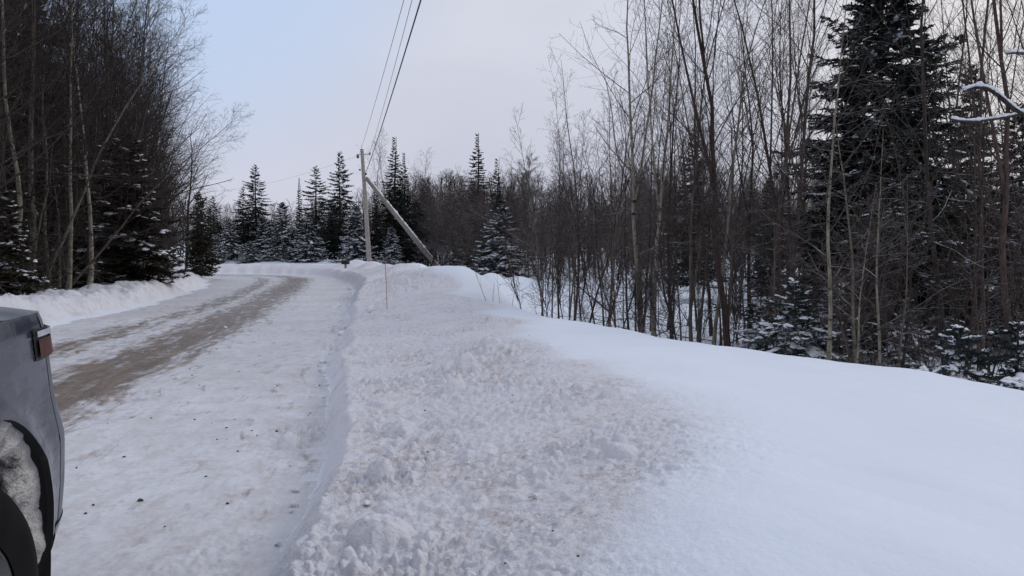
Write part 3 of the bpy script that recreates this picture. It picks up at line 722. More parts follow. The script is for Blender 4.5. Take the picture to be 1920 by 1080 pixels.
# ---- far wood that reads as one mass
def far_wood():
    rng = np.random.RandomState(77); protos = []
    for sd in range(5):
        r2 = np.random.RandomState(200 + sd); h = 9.0
        P = polyl(r2, np.array([[0, 0, -0.3]]), np.array([[0, 0, 1.0]]), np.array([h]), 8, 0.03, 0.04)
        R = np.linspace(0.085, 0.015, 9)[None]
        A = Acc().add(*tubes(P, R, 4))
        Q, RQ = grow(r2, P, R, 26, 0.12, 0.98, lambda t: 0.28 * (1.05 - t) + 0.06, 38, 0.10, 3, 0.5, 0.010, 0.09)
        A.add(*tubes(Q, RQ, 3))
        C, RC = grow(r2, Q, RQ, 7, 0.15, 0.98, lambda t: 0.5 * (1.05 - t) + 0.15, 36, 0.09, 2, 0.7, 0.0075, 0.12)
        A.add(*tubes(C, RC, 3))
        protos.append((np.concatenate(A.v), np.concatenate(A.f4)))
    V, F, n = [], [], 0
    def scatter(count, px0, px1, d0, d1, topf, prob=1.0):
        nonlocal n
        for _ in range(count):
            px = rng.uniform(px0, px1); d = rng.uniform(d0, d1); x = at(px, d)
            h = (EYE + (HOR - topf(px)) / FPX * d) * rng.uniform(0.70, 1.05) - gz(x, d)
            if h < 2: continue
            v, f = protos[rng.randint(len(protos))]
            a = rng.uniform(0, 6.28); s = h / 8.7; w = s * rng.uniform(0.9, 1.35)
            c_, s_ = math.cos(a) * w, math.sin(a) * w
            q = np.stack([v[:, 0] * c_ - v[:, 1] * s_ + x, v[:, 0] * s_ + v[:, 1] * c_ + d, v[:, 2] * s + gz(x, d)], -1)
            V.append(q); F.append(f + n); n += len(v)
    top = lambda px: float(np.interp(px, [-400, 380, 500, 640, 760, 800, 900, 1000, 1200, 1500, 2300], [300, 385, 388, 372, 338, 332, 336, 322, 330, 320, 300]))
    scatter(330, 280, 980, 70, 110, top)
    scatter(190, 760, 1560, 62, 104, top)
    scatter(60, 1500, 2300, 34, 80, top)
    scatter(60, -420, 380, 46, 90, lambda p: 260)
    me = mesh_np('far_wood', np.concatenate(V), [np.concatenate(F)], TWIG['far'])
    o = link('far_wood', me); tag(o, 'distant brown mass of bare twigs forming the skyline behind the trees', 'woodland', kind='stuff')
far_wood()

# ---- left wood
rng = random.Random(21)
def left_line(d):                                  # x of the left road edge at distance d
    return float(np.interp(d, LEFT[:, 1], LEFT[:, 0]))
L_LAB = {
  'birch_a': 'pale barked birch among the crowded stems of the wood left of the road',
  'birch_b': 'thin pale stemmed birch in the dark wood left of the road',
  'bushy_a': 'dark twiggy bare tree in the crowded wood left of the road',
  'bushy_b': 'grey barked bushy bare tree in the wood left of the road',
  'fir_dark_a': 'dark brownish fir under the bare trees of the left wood',
  'fir_dark_b': 'low dark fir with snow lumps under the bare trees of the left wood'}
L_GRP = {'birch_a': 'white birches of the left wood', 'birch_b': 'thin birches of the left wood', 'bushy_a': 'dark bare trees of the left wood', 'bushy_b': 'grey bushy trees of the left wood',
         'fir_dark_a': 'dark firs of the left wood', 'fir_dark_b': 'low firs of the left wood'}
def left_tree(kind, px, d, h, label=None, **kw):
    plant(kind, at(px, d), d, label or L_LAB[kind], L_GRP.get(kind), h=h, **kw)
ytop = lambda px: float(np.interp(px, [150, 260, 300, 335, 365, 385, 402], [-420, -160, 10, 110, 190, 310, 375]))
for row, (o0, o1) in enumerate([(2.5, 3.6), (3.6, 5.5), (5.5, 8.5), (8.5, 12.5)]):
    d = 14.5 + row
    while d < 44:
        x = left_line(d) - rng.uniform(o0, o1)
        px = 960 + x / d * FPX
        if -230 < px < 402:
            k = rng.choice(['birch_a', 'birch_b', 'birch_b', 'bushy_a', 'bushy_a', 'bushy_b'])
            h = min(rng.uniform(9.5, 13.5) + row * 0.5, (EYE + (HOR - ytop(px)) / FPX * d) * rng.uniform(0.85, 1.0))
            plant(k, x, d, L_LAB[k], L_GRP[k], h=h, wide=rng.uniform(0.95, 1.25), lean=(rng.uniform(-0.05, 0.08), rng.uniform(-0.05, 0.05)))
        d += rng.uniform(0.9, 2.1) * (1 + row * 0.25)
for row, (o0, o1) in enumerate([(2.8, 4.2), (5.0, 8.0), (8, 13)]):
    d = 17.0 + row * 2
    while d < 44:
        x = left_line(d) - rng.uniform(o0, o1); px = 960 + x / d * FPX
        if -200 < px < 392:
            k = rng.choice(['fir_dark_a', 'fir_dark_b', 'fir_dark_b'])
            hh = rng.uniform(2.6, 4.6) + row * 1.8
            hh = min(hh, (EYE + (HOR - ytop(px)) / FPX * d))
            if not (row == 0 and px < 150): plant(k, x, d, L_LAB[k], L_GRP[k], h=hh, wide=rng.uniform(1.0, 1.3))
        d += rng.uniform(1.7, 3.4)
# single ones that stand out
plant('birch_lean', at(112, 22.5), 22.5, 'snow streaked birch trunk leaning far right across the left wood', h=7.4, rot=0.0, lean=(0.30, 0))
plant('birch_lean', at(58, 20.5), 20.5, 'yellowish birch slanting right above the car, nearest of the left wood', h=9.0, rot=0.1, lean=(0.02, 0.05))
plant('bushy_wide', at(195, 28), 28, 'wide spreading bare tree whose fine twigs reach out over the road bend', h=8.4, rot=0.0, lean=(0.10, 0), wide=1.25)
plant('bushy_wide', at(232, 31), 31, 'grey spreading bare tree behind the one overhanging the bend', h=7.6, rot=0.5, lean=(0.06, 0), wide=1.15)
plant('bushy_wide', at(275, 34), 34, 'lower spreading bare tree at the right end of the left wood', h=6.2, rot=0.2, lean=(0.06, 0), wide=1.2)
plant('bushy_wide', at(318, 37), 37, 'lowest spreading bare tree at the right end of the left wood', h=5.4, rot=2.9, lean=(0.06, 0), wide=1.2)
plant('birch_a', at(163, 23.5), 23.5, 'straight white birch trunk in the middle of the left wood', h=13.0, rot=0.4)
plant('birch_a', at(212, 27), 27, 'tall white birch right of the straight one in the left wood', h=13.5, rot=2.2)
plant('birch_b', at(203, 26.5), 26.5, 'thin pale birch pressed against the left side of the tall white birch', h=12.5, rot=1.2, lean=(0.05, 0))
plant('fir_dark_b', at(5, 17.5), 17.5, 'dark fir bough with thick snow lumps at the left edge of the picture', h=2.6, rot=1.0, wide=1.3)
plant('fir_dark_b', at(238, 26), 26, 'broad dark fir with bright snow pads hanging over the left snowbank', h=5.0, rot=0.7, wide=1.35)
plant('spruce_mid', at(-40, 24), 24, 'tall black spruce at the upper left corner', h=13.5, wide=0.95)
plant('spruce_mid', at(60, 29), 29, 'tall dark spruce behind the birches above the car', h=13.0, wide=0.95)
plant('fir_dark_a', at(376, 42), 42, 'fir closing the right end of the left wood by the road', h=4.6, wide=1.0)
d = 17.0
while d < 40:
    x = left_line(d) - rng.uniform(2.2, 3.3); px = 960 + x / d * FPX
    if -60 < px < 385:
        plant('bushy_b', x, d, 'low twiggy young tree at the road side edge of the left wood', 'low twiggy trees at the edge of the left wood', h=min(rng.uniform(3.2, 5.8), EYE + (HOR - ytop(px)) / FPX * d), wide=rng.uniform(1.3, 1.7), lean=(rng.uniform(-0.1, 0.15), 0))
    d += rng.uniform(1.6, 3.4)
for i, (px, d) in enumerate([(60, 18.6), (25, 18.0), (105, 19.6), (80, 19.0), (135, 20.6), (190, 22.5), (45, 20), (120, 21.5), (10, 18.8)]):
    plant('shrub_a' if i % 2 else 'shrub_b', at(px, d), d, 'leafless twiggy shrub behind the left snowbank', 'shrubs behind the left snowbank', h=rng.uniform(1.0, 1.9))

# ---- right side: near and middle stems
G_R = 'bare stems at the foot of the right bank'
R_LAB = {'sap_a': 'slim brown sapling with upswept twigs behind the right snowbank', 'sap_b': 'thin grey stemmed sapling behind the right snowbank',
         'sap_c': 'short reddish sapling behind the right snowbank', 'sap_d': 'forked brown sapling behind the right snowbank',
         'pole_a': 'tall forked dark tree among the stems right of the bank', 'pole_b': 'tall slender brown tree among the stems right of the bank',
         'pole_c': 'tall straight thin tree among the stems right of the bank'}
R_GRP = {k: 'right hand wood: ' + v.split(' behind')[0].split(' among')[0] + 's' for k, v in R_LAB.items()}
rng = random.Random(4)
# explicit tall trees (photo column, distance, tip row)
for k, px, d, top, lab, rot, ln in [
    ('pole_a', 1372, 12.5, -330, 'thickest dark forked trunk with snow patches, left of the big spruce', 0.4, (-0.03, 0)),
    ('pole_b', 1440, 13.5, -320, 'tall dark trunk right beside the snow patched forked one', 1.9, (-0.02, 0)),
    ('pole_c', 1478, 12.6, -300, 'reddish straight trunk between the forked one and the big spruce', 0.2, (0.01, 0)),
    ('pole_b', 1500, 14.5, -260, 'slender trunk almost touching the left edge of the big spruce', 3.0, (0.03, 0)),
    ('paper_birch', 1206, 15.0, -120, 'white papery birch standing alone among brown saplings', 0.4, (0.0, 0)),
    ('paper_birch', 1228, 15.6, -60, 'second pale birch stem just right of the white papery birch', 2.4, (-0.03, 0)),
    ('sap_d', 1262, 15.5, -40, 'forked sapling right of the two pale birches', 0.0, (0, 0)),
    ('sap_b', 1300, 13.5, -80, 'grey stemmed sapling halfway between the birches and the forked trunk', 0.0, (0, 0)),
    ('sap_b', 1335, 12.8, -120, 'straight grey sapling next to the thickest forked trunk', 1.4, (0.0, 0)),
    ('pale_stem', 1548, 9.0, -20, 'pale curved stem rising in front of the big spruce', 0.0, (0.0, 0)),
    ('pale_stem', 1650, 8.9, 230, 'yellowish thin stem bowing right in front of the big spruce', 0.5, (0.02, 0)),
    ('pale_stem', 1600, 9.3, 330, 'short pale stem leaning right just beside the pale curved stem', 0.3, (0.10, 0)),
    ('pale_stem', 1622, 9.6, 150, 'yellowish grey stem standing straight before the dark middle of the big spruce', 2.8, (0.05, 0)),
    ('pale_stem', 1690, 9.8, 330, 'thin pale stem bowing left before the right half of the big spruce', 3.3, (-0.04, 0)),
    ('pale_stem', 1460, 11.0, 400, 'short pale stem among the snow clumped young firs', 1.0, (0.06, 0)),
    ('pole_c', 1783, 10.5, -380, 'dark trunk right of the big spruce, straight and bare below', 2.0, (0.05, 0)),
    ('pole_a', 1905, 9.5, -420, 'thick dark trunk at the right edge carrying a snowy side branch', 0.2, (0.03, 0)),
    ('pole_b', 1845, 13.0, -300, 'bare tree between the two dark trunks at the right edge', 5.0, (0.0, 0)),
    ('sap_d', 1690, 10.5, 120, 'forked bare sapling crossing the right half of the big spruce', 1.2, (-0.05, 0)),
    ('sap_a', 1020, 17.5, 215, 'outermost sapling at the left end of the roadside saplings', 0.0, (-0.06, 0)),
    ('sap_d', 1075, 17.8, 118, 'taller forked sapling second from the left end of the roadside saplings', 2.9, (0, 0)),
    ('sap_a', 1048, 18.5, 190, 'sapling between the outermost and the taller forked one', 1.1, (0.02, 0)),
    ('sap_b', 1142, 17.0, 70, 'tall grey sapling left of the white papery birch', 0.9, (0.0, 0)),
]:
    pix(k, px, d, top, lab, None, rot=rot, lean=ln)
from mathutils import Matrix
def add_branch(tree, d, pts, r0):
    """a heavy side branch carrying a ridge of snow, belonging to a tree"""
    w = Matrix.LocRotScale(tree.location, tree.rotation_euler, tree.scale).inverted()
    P = np.array([[at(px, d), d - 0.02 * i, EYE + (HOR - py) / FPX * d] for i, (px, py) in enumerate(pts)])
    P = chaikin(P, 3); n = len(P)
    def loc(Q): return np.array([tuple(w @ Vector(q)) for q in Q])
    V, F = tubes(P[None], (r0 * np.linspace(1, 0.45, n))[None], 6)
    b = link('branch', mesh_np('side_branch', loc(V), [F], BARK['brown']), tree)
    r8 = np.random.RandomState(len(pts)); Q = P.copy(); Q[:, 2] += r0 * 1.0
    R = np.clip(r0 * (0.9 + 0.30 * r8.randn(n)), r0 * 0.5, r0 * 1.4); R = R * np.where(np.sin(np.arange(n) * 1.7 + r8.rand() * 3) > -0.55, 1, 0.62) * (0.8 + 0.25 * np.sin(np.arange(n) * 0.6)); R[0] = R[-1] = r0 * 0.2
    V, F = tubes(Q[None], R[None], 7)
    link('snow_ridge', mesh_np('branch_snow_ridge', loc(V), [F], MSNOW), b)
for t_ in [o for o in COL.objects if o.get('label', '').startswith('thick dark trunk at the right edge')]:
    add_branch(t_, 9.5, [(1912, 218), (1890, 207), (1868, 190), (1842, 172), (1815, 168), (1790, 178)], 0.034)
    add_branch(t_, 9.5, [(1910, 214), (1880, 222), (1845, 228), (1805, 233), (1770, 228)], 0.024)
    add_branch(t_, 9.5, [(1908, 105), (1890, 104), (1872, 107)], 0.024)
for px, d, h_, ln, rot, lab in [(1150, 24, 5.5, (-0.95, 0.1), 0.0, 'fallen thin stem lying aslant with snow on it behind the white papery birch'),
                               (1440, 17, 5.0, (-0.75, 0.2), 1.0, 'broken stem leaning left behind the thickest forked trunk'),
                               (1300, 20, 4.5, (0.85, 0.1), 2.0, 'dead stem leaning right low among the middle saplings')]:
    t_ = plant('pole_c', at(px, d), d, lab, None, h=h_, rot=rot, lean=ln)
# crowds of stems by depth band
def crowd(n, px0, px1, d0, d1, kinds, t0, t1, wide=1.0):
    for i in range(n):
        px = px0 + (px1 - px0) * (i + rng.random()) / n
        d = rng.uniform(d0, d1); k = rng.choice(kinds)
        pix(k, px, d, rng.uniform(t0(px), t1(px)), R_LAB[k], R_GRP[k], wide=wide, lean=(rng.uniform(-0.11, 0.11), rng.uniform(-0.06, 0.06)))
I = lambda xs, ys: (lambda p: float(np.interp(p, xs, ys)))
crowd(15, 1010, 1260, 16.5, 21, ['sap_a', 'sap_b', 'sap_c', 'sap_d'], I([1000, 1250], [240, 60]), I([1000, 1250], [470, 300]))
crowd(11, 1040, 1400, 18, 24, ['sap_a', 'sap_b', 'sap_c', 'sap_d'], I([1000, 1250], [210, 40]), I([1000, 1300], [440, 260]))
crowd(13, 1240, 1545, 12.5, 17, ['sap_a', 'sap_b', 'sap_c', 'sap_d'], I([1200, 1500], [100, 60]), I([1200, 1500], [420, 350]))
crowd(7, 1280, 1530, 14, 24, ['pole_b', 'pole_c', 'pole_a'], I([1280, 1600], [-60, -200]), I([1280, 1600], [120, 0]))
crowd(7, 1560, 1800, 9.4, 11.5, ['sap_a', 'sap_c'], I([1500, 1900], [330, 330]), I([1500, 1900], [560, 560]), 0.8)
crowd(9, 1790, 1990, 9.5, 14, ['sap_a', 'sap_b', 'sap_c'], I([1500, 1900], [-60, -60]), I([1500, 1900], [400, 350]))
crowd(6, 1790, 2080, 14, 26, ['pole_b', 'pole_c'], I([1600, 1900], [-100, -200]), I([1600, 1900], [100, 0]))
# brown thicket across the back of the field
T_LAB = {'thicket_a': 'dense brown twiggy sapling in the thicket behind the snowy field', 'thicket_b': 'many stemmed reddish sapling in the thicket behind the snowy field'}
for i in range(84):
    px = 800 + (1680 - 800) * (i + rng.random()) / 84
    d = rng.uniform(42, 60) if px < 1080 else rng.uniform(float(np.interp(px, [1080, 1300, 1680], [42, 36, 28])), 58)
    if px < 960: d = rng.uniform(54, 64)
    k = rng.choice(['thicket_a', 'thicket_b'])
    pix(k, px, d, rng.uniform(318, 395), T_LAB[k], 'thicket: ' + ('brown twiggy saplings' if k == 'thicket_a' else 'reddish many stemmed saplings'), wide=rng.uniform(1.1, 1.5))
# conifers of the right wood
pix('spruce_big', 1652, 15.5, -60, 'big dark spruce with dusted snow, largest tree of the right side', None, rot=0.3, wide=1.30)
pix('spruce_mid', 1812, 22, 120, 'dark spruce with pale sky behind it, right of the big spruce', None, wide=0.95)
pix('spruce_mid', 1900, 15, 190, 'dark spruce at the right edge behind the thick trunk', None, wide=1.0)
pix('spruce_mid', 1740, 16.5, 330, 'lower dark spruce filling the gap right of the big spruce', None, wide=1.1)
pix('spruce_mid', 1590, 26, 230, 'dark spruce hidden behind the left side of the big spruce', None, wide=1.1)
pix('spruce_mid', 1850, 17, 400, 'low dark spruce behind the young snowy firs at the right', None, wide=1.2)
pix('spruce_mid', 1440, 30, 330, 'dark spruce showing between the reddish trunks', None, wide=0.9)
pix('fir_young_b', 1490, 10.8, 525, 'snow clumped young fir at the foot of the reddish trunks', None, wide=1.15, rot=0.4)
pix('fir_young_b', 1560, 13.2, 540, 'young fir with snow clumps behind the pale curved stem', None, wide=1.1, rot=2.0)
pix('fir_young_a', 1800, 7.3, 612, 'little fir weighed down with snow clumps, poking over the bank below the dark spruces', None, wide=0.95, rot=0.9)
pix('fir_young_a', 1912, 7.0, 605, 'little snow clumped fir cut by the right edge of the picture', None, wide=0.95, rot=3.0)
pix('fir_young_b', 1440, 12.6, 560, 'low dark fir with white clumps at the foot of the thickest trunk', None, wide=1.2)
pix('fir_young_b', 1700, 12.5, 560, 'small brownish fir in the shade below the big spruce', None, wide=1.0)
for i in range(22):
    px = 985 + 470 * (i + rng.random()) / 22; d = float(np.interp(px, [985, 1200, 1460], [17.2, 14.2, 10.6])) + rng.uniform(0, 2.5)
    k = rng.choice(['shrub_a', 'shrub_b'])
    x = at(px, d)
    plant(k, x, d, 'leafless brown shrub stems sprouting behind the crest of the right bank', 'shrubs behind the crest of the right bank', h=rng.uniform(1.1, 2.4))
for i in range(14):
    px = 1480 + 480 * (i + rng.random()) / 14; d = float(np.interp(px, [1480, 1960], [9.6, 7.4])) + rng.uniform(0.6, 2.5)
    k = rng.choice(['shrub_a', 'shrub_b'])
    plant(k, at(px, d), d, 'thin leafless shrub below the spruces at the right', 'shrubs below the right spruces', h=rng.uniform(1.3, 2.8))
# grey leafless sapling with bent side branches next to the broad snowy fir
pix('pale_stem', 983, 47, 405, 'small pale leafless tree with side branches right of the broad snowy fir', None, wide=1.3)
# dry weed stalks on the mound
def stalk_mesh(seed):
    r2 = np.random.RandomState(seed)
    P = polyl(r2, np.array([[0, 0, -0.1]]), np.array([[0.2 * r2.randn(), 0.1, 1]]), np.array([0.75]), 6, 0.02, 0.05)
    R = np.linspace(0.006, 0.003, 7)[None]; A = Acc().add(*tubes(P, R, 4))
    Q, RQ = grow(r2, P, R, 4, 0.5, 0.95, lambda t: 0.25 + 0 * t, 30, 0.05, 3, 0.7, 0.002, 0.08)
    A.add(*tubes(Q, RQ, 3)); return A.mesh('dry_stalk', BARK['grey'])
SM = [stalk_mesh(s) for s in range(3)]
for i, (px, d) in enumerate([(915, 14.6), (940, 17.5), (850, 21.3), (862, 21.6), (925, 16.8), (960, 17.6), (838, 22.2), (790, 27), (975, 17.9), (1010, 17.2)]):
    x = at(px, d)
    tag(link('dry_stalk', SM[i % 3], None, (x, d, gz(x, d)), (0, 0, rng.uniform(0, 6)), (1, 1, rng.uniform(0.6, 1.1))),
        'dry brown weed stalk poking out of the snow on the right bank', 'weed stalk', 'dry stalks on the right bank')

# ------------------------------------------------------------------ utility pole, brace, wires
MBLK = mat_plain('black_hardware_material', (0.02, 0.02, 0.022), 0.5)
MGLZ = mat_plain('grey_porcelain_material', (0.16, 0.16, 0.17), 0.3)
MGALV = mat_plain('galvanised_steel_material', (0.22, 0.22, 0.23), 0.45, 0.6)
PD = 57.0
PX = at(693, PD); pz = gz(PX, PD)
PTOP = EYE + (HOR - 282) / FPX * PD
pole = thing('utility_pole', 'weathered wooden utility pole with small insulators beyond the mailbox', 'utility pole', (PX, PD, pz))
lean_x = at(680.5, PD) - PX
PH = PTOP - pz
zz = np.linspace(-0.6, PH, 12)
P = np.stack([lean_x * zz / PH, 0 * zz, zz], -1)[None]
V, F = tubes(P, np.linspace(0.19, 0.125, 12)[None], 12)
link('shaft', mesh_np('pole_shaft', V, [F], MPOLE), pole)
V, F = lathe([(0, 0.001), (0.0, 0.128), (-0.04, 0.13), (-0.05, 0.001)], 12, 'z')
link('cap', mesh_np('pole_cap', V + np.array([lean_x, 0, PH + 0.02]), [F], MBLK), pole)
def rodm(name, pts, r, mat, parent, k=6):
    P = np.array(pts, float)[None]; V, F = tubes(P, np.full((1, len(pts)), r), k); return link(name, mesh_np(name, V, [F], mat), parent)
arm = rodm('bracket_arm', [(lean_x + 0.1, 0, PH - 0.34), (lean_x + 0.35, 0, PH - 0.33), (lean_x + 0.62, 0, PH - 0.36)], 0.03, MGALV, pole)
V, F = lathe([(0, 0.01), (0.0, 0.05), (0.04, 0.08), (0.07, 0.05), (0.10, 0.07), (0.14, 0.035), (0.16, 0.01)], 10, 'z')
INS = mesh_np('insulator', V, [F], MGLZ)
i1 = link('insulator', INS, pole, (lean_x + 0.58, 0, PH - 0.34))
i2 = link('insulator', INS, pole, (lean_x - 0.30, 0, PH - 0.62), (0.4, 0, 0), (1.5, 1.5, 2))
rodm('bracket_arm', [(lean_x - 0.08, 0, PH - 0.35), (lean_x - 0.30, 0, PH - 0.42), (lean_x - 0.30, 0, PH - 0.60)], 0.022, MBLK, pole)
i3 = link('insulator', INS, pole, (lean_x * .9 - 0.16, 0, PH - 1.5), (0, -1.2, 0))
i4 = link('insulator', INS, pole, (lean_x * .85 + 0.15, 0, PH - 1.8), (0, 1.2, 0))
# slanted brace pole carrying a ridge of snow
bt = Vector((at(689, PD), PD - 0.25, EYE + (HOR - 335) / FPX * PD)); bb = Vector((at(838, PD), PD - 0.5, 0)); bb.z = gz(bb.x, bb.y) - 0.35
ax = bb - bt; bb = bb + ax * 0.04; ax = bb - bt
brace = thing('brace_pole', 'slanted wooden pole propping the utility pole, snow lying along its top', 'pole', tuple(bb))
n = 14
P = np.stack([np.array(bt - bb) * (1 - s) for s in np.linspace(1, 0, n)[::-1]][::-1])[None]
V, F = tubes(P, np.linspace(0.20, 0.14, n)[None], 12)
link('shaft', mesh_np('brace_shaft', V, [F], MPOLE), brace)
up = Vector((0, 0, 1)); axn = ax.normalized(); nrm = (up - axn * up.dot(axn)).normalized()
r5 = np.random.RandomState(3)
m = 90; s = np.linspace(0.04, 0.97, m)
Pn = np.array([np.array(bt - bb) * q + np.array(nrm) * (0.16 - 0.05 * q + 0.0) for q in s])[None]
Rn = (0.085 + 0.035 * np.sin(s * 60) * r5.rand(m) + 0.022 * r5.randn(m))[None]; Rn[0, 0] = Rn[0, -1] = 0.01
keep = ((fbm(s * 14, s * 0 + 2.2, 2, 60) > -0.55) | (s < 0.3)) * 1.0
Rn = np.clip(Rn, 0.03, 0.13) * np.where(keep > 0, 1, 0.35)[None]
V, F = tubes(Pn, Rn, 8)
link('snow_ridge', mesh_np('brace_snow_ridge', V, [F], MSNOW), brace)
def wire(label, p0, p1, sag, r, n=40, name='power_line', group=None):
    t = np.linspace(0, 1, n); p0, p1 = np.array(p0), np.array(p1)
    P = p0[None] * (1 - t)[:, None] + p1[None] * t[:, None]; P[:, 2] -= sag * 4 * t * (1 - t)
    V, F = tubes(P[None], np.full((1, n), r), 5)
    return tag(link(name, mesh_np(name, V, [F], MBLK)), label, 'cable', group)
px_, pzt = PX + lean_x, pz + PH
wire('thick black cable running overhead to the lower bracket of the utility pole', (px_ + 0.2, PD, pzt - 1.85), (2.85, -4, 7.9), 0.45, 0.020)
wire('thin overhead wire, left one of the two meeting the top of the pole', (px_ - 0.30, PD, pzt - 0.6), (3.1, -4, 9.4), 0.55, 0.009)
wire('thin overhead wire, right one of the two meeting the bracket arm of the pole', (px_ + 0.58, PD, pzt - 0.2), (2.95, -4, 9.5), 0.55, 0.009)
wire('faint wire sagging left from the pole top across the sky to the spruces', (px_ - 0.2, PD, pzt - 0.4), (-34, 82, 8.0), 0.7, 0.006)
wire('faint wire sagging right from the pole over the back of the field', (px_ + 0.2, PD, pzt - 0.5), (12, 90, 8.5), 1.0, 0.006)

# roadside marker stake
SD = 14.6; sx = at(725.5, SD); szb = gz(sx, SD); st_top = EYE + (HOR - 489) / FPX * SD
stake = thing('marker_stake', 'thin orange marker stake stuck upright in the ploughed bank', 'marker stake', (sx, SD, szb))
MOR = mat_plain('orange_plastic_material', (0.44, 0.17, 0.13), 0.5, var=0.1)
hS = st_top - szb
rodm('rod', [(0.0, 0, -0.2), (-0.012, 0, hS * 0.5), (-0.035, 0, hS)], 0.0072, MOR, stake)
rodm('tip', [(-0.035, 0, hS), (-0.037, 0, hS + 0.02)], 0.0095, MBLK, stake)

# mailbox
MD = 46.0; mx = at(648, MD); mz = gz(mx, MD); mtop = EYE + (HOR - 487) / FPX * MD
mb = thing('mailbox', 'small black roadside mailbox half sunk in the snowbank before the pole', 'mailbox', (mx, MD, mtop - 0.27), (0, 0, rad(-20)))
th = np.linspace(0, np.pi, 10); prof = [(-0.10, 0.0)] + [(-0.10 * math.cos(t), 0.14 + 0.11 * math.sin(t)) for t in th] + [(0.10, 0.0)]
prof = np.array(prof); np_ = len(prof)
Vb = np.concatenate([np.stack([np.full(np_, x), prof[:, 0], prof[:, 1]], -1) for x in (-0.21, 0.21)])
Fq = np.array([[i, (i + 1) % np_, np_ + (i + 1) % np_, np_ + i] for i in range(np_)])
link('box', mesh_np('mailbox_box', Vb, [Fq], MBLK, smooth=False), mb)
def endcap(x, name, grow_=1.03, t=0.012):
    q = prof.copy(); q[:, 0] *= grow_; q[:, 1] = q[:, 1] * grow_ - 0.002
    V = np.concatenate([np.stack([np.full(np_, xx), q[:, 0], q[:, 1]], -1) for xx in (x, x + t)] + [np.array([[x, 0, 0.1], [x + t, 0, 0.1]])])
    F3 = np.array([[i, (i + 1) % np_, 2 * np_] for i in range(np_)] + [[np_ + (i + 1) % np_, np_ + i, 2 * np_ + 1] for i in range(np_)])
    F4 = np.array([[i, (i + 1) % np_, np_ + (i + 1) % np_, np_ + i] for i in range(np_)])
    return link(name, mesh_np(name, V, [F3, F4], MBLK, smooth=False), mb)
endcap(-0.222, 'door'); endcap(0.21, 'back_panel')
V, F = box(-0.05, 0.05, -0.05, 0.05, -1.2, -0.005); link('post', mesh_np('mailbox_post', V, [F], MPOLE, smooth=False), mb)
V, F = box(-0.12, -0.09, -0.125, -0.112, 0.06, 0.24); link('flag', mesh_np('mailbox_flag', V, [F], mat_plain('dull_red_paint_material', (0.12, 0.02, 0.02)), smooth=False), mb)

# ------------------------------------------------------------------ loose lumps and pebbles
def lump_mesh(seed, name, mat, rough=0.35, nu=14, nv=10):
    r2 = np.random.RandomState(seed)
    u = np.linspace(0, 2 * np.pi, nu + 1); v = np.linspace(0.02, np.pi - 0.02, nv)
    V = np.stack([np.outer(np.sin(v), np.cos(u)), np.outer(np.sin(v), np.sin(u)), np.outer(np.cos(v), np.ones(nu + 1))], -1)
    o = seed * 3.7
    k = 1 + rough * perlin(V[..., 0] * 1.4 + o, V[..., 1] * 1.4 + V[..., 2] * 1.7) + 0.5 * rough * perlin(V[..., 0] * 3.3 + o, V[..., 1] * 3.1 - V[..., 2] * 3.3)
    V = V * k[..., None] * np.array([1.0, 0.8, 0.62])
    return mesh_np(name, V.reshape(-1, 3), [grid_faces(nv, nu + 1)], mat, smooth=True)
mdirty = M('dirty_snow_lump_material'); cc = mdirty.coord(which='Object')
mdirty.set(Base_Color=mdirty.mix((0.80, 0.82, 0.86), (0.60, 0.55, 0.52), mdirty.rng(mdirty.noise(cc, 1.6, 5, 0.65), 0.50, 0.74)), Roughness=0.85)
mdirty.bump(mdirty.noise(cc, 5, 5, 0.7), 0.5, 0.01)
MDIRT = mdirty.m
LM = [lump_mesh(s, 'snow_lump', MDIRT, 0.62) for s in range(5)]
def onground(px, py, z0=0.0):
    d = (EYE - z0) * FPX / (py - HOR); return at(px, d), d
lab_l = {0: ('largest dirty snow lump, broken in pieces at the foot of the bank', 640, 634), 1: ('pale snow lump beside the largest one at the bank foot', 652, 622)}
def lump(px, py, size, label, i, z0=None, group=None):
    x, d = onground(px, py, z0 or 0.0)
    tag(link('snow_lump', LM[i % 5], None, (x, d, gz(x, d) + size * 0.16), (0.2 * i, 0.3, i * 1.3), (size * 0.75,) * 3), label, 'snow lump', group)
lump(641, 634, 0.115, 'largest dirty snow lump, lying at the foot of the ploughed bank', 0)
lump(634, 625, 0.075, 'smaller lump touching the back of the largest snow lump', 1)
lump(649, 622, 0.06, 'small round lump right behind the largest snow lump', 2)
lump(693, 588, 0.14, 'pointed dirty snow lump on the edge of the bank left of the orange stake', 3, 0.25)
lump(608, 704, 0.085, 'flat snow lump at the bank foot below the largest one', 4)
lump(603, 685, 0.06, 'small crumbly lump beside the flat one', 0)
lump(327, 711, 0.055, 'single round snow lump on the open right lane of the road', 2)
lump(422, 613, 0.045, 'dark little lump lying on the brown wheel track', 1)
lump(655, 545, 0.12, 'snow lump at the far foot of the bank, left of the stake', 3)
G_L = 'crumbled snow lumps along the foot of the bank'
r6 = random.Random(9)
for i in range(40):
    py = r6.choice([r6.uniform(640, 760), r6.uniform(780, 1060), r6.uniform(560, 640)])
    xe = 685 - (py - 480) / 600 * 165
    lump(xe - r6.uniform(2, 40) * (py - 480) / 300, py, r6.uniform(0.012, 0.032), 'small crumbled snow lump along the foot of the bank', i, group=G_L)
for i, (px, py) in enumerate([(880, 1010), (685, 870), (1000, 895), (805, 662), (1100, 1050)]):
    lump(px, py, r6.uniform(0.022, 0.036), 'grey snow clod lying on the churned top of the bank', i, 0.42, 'clods on top of the bank')
MPEB = mat_plain('dark_stone_material', (0.035, 0.033, 0.032), 0.7)
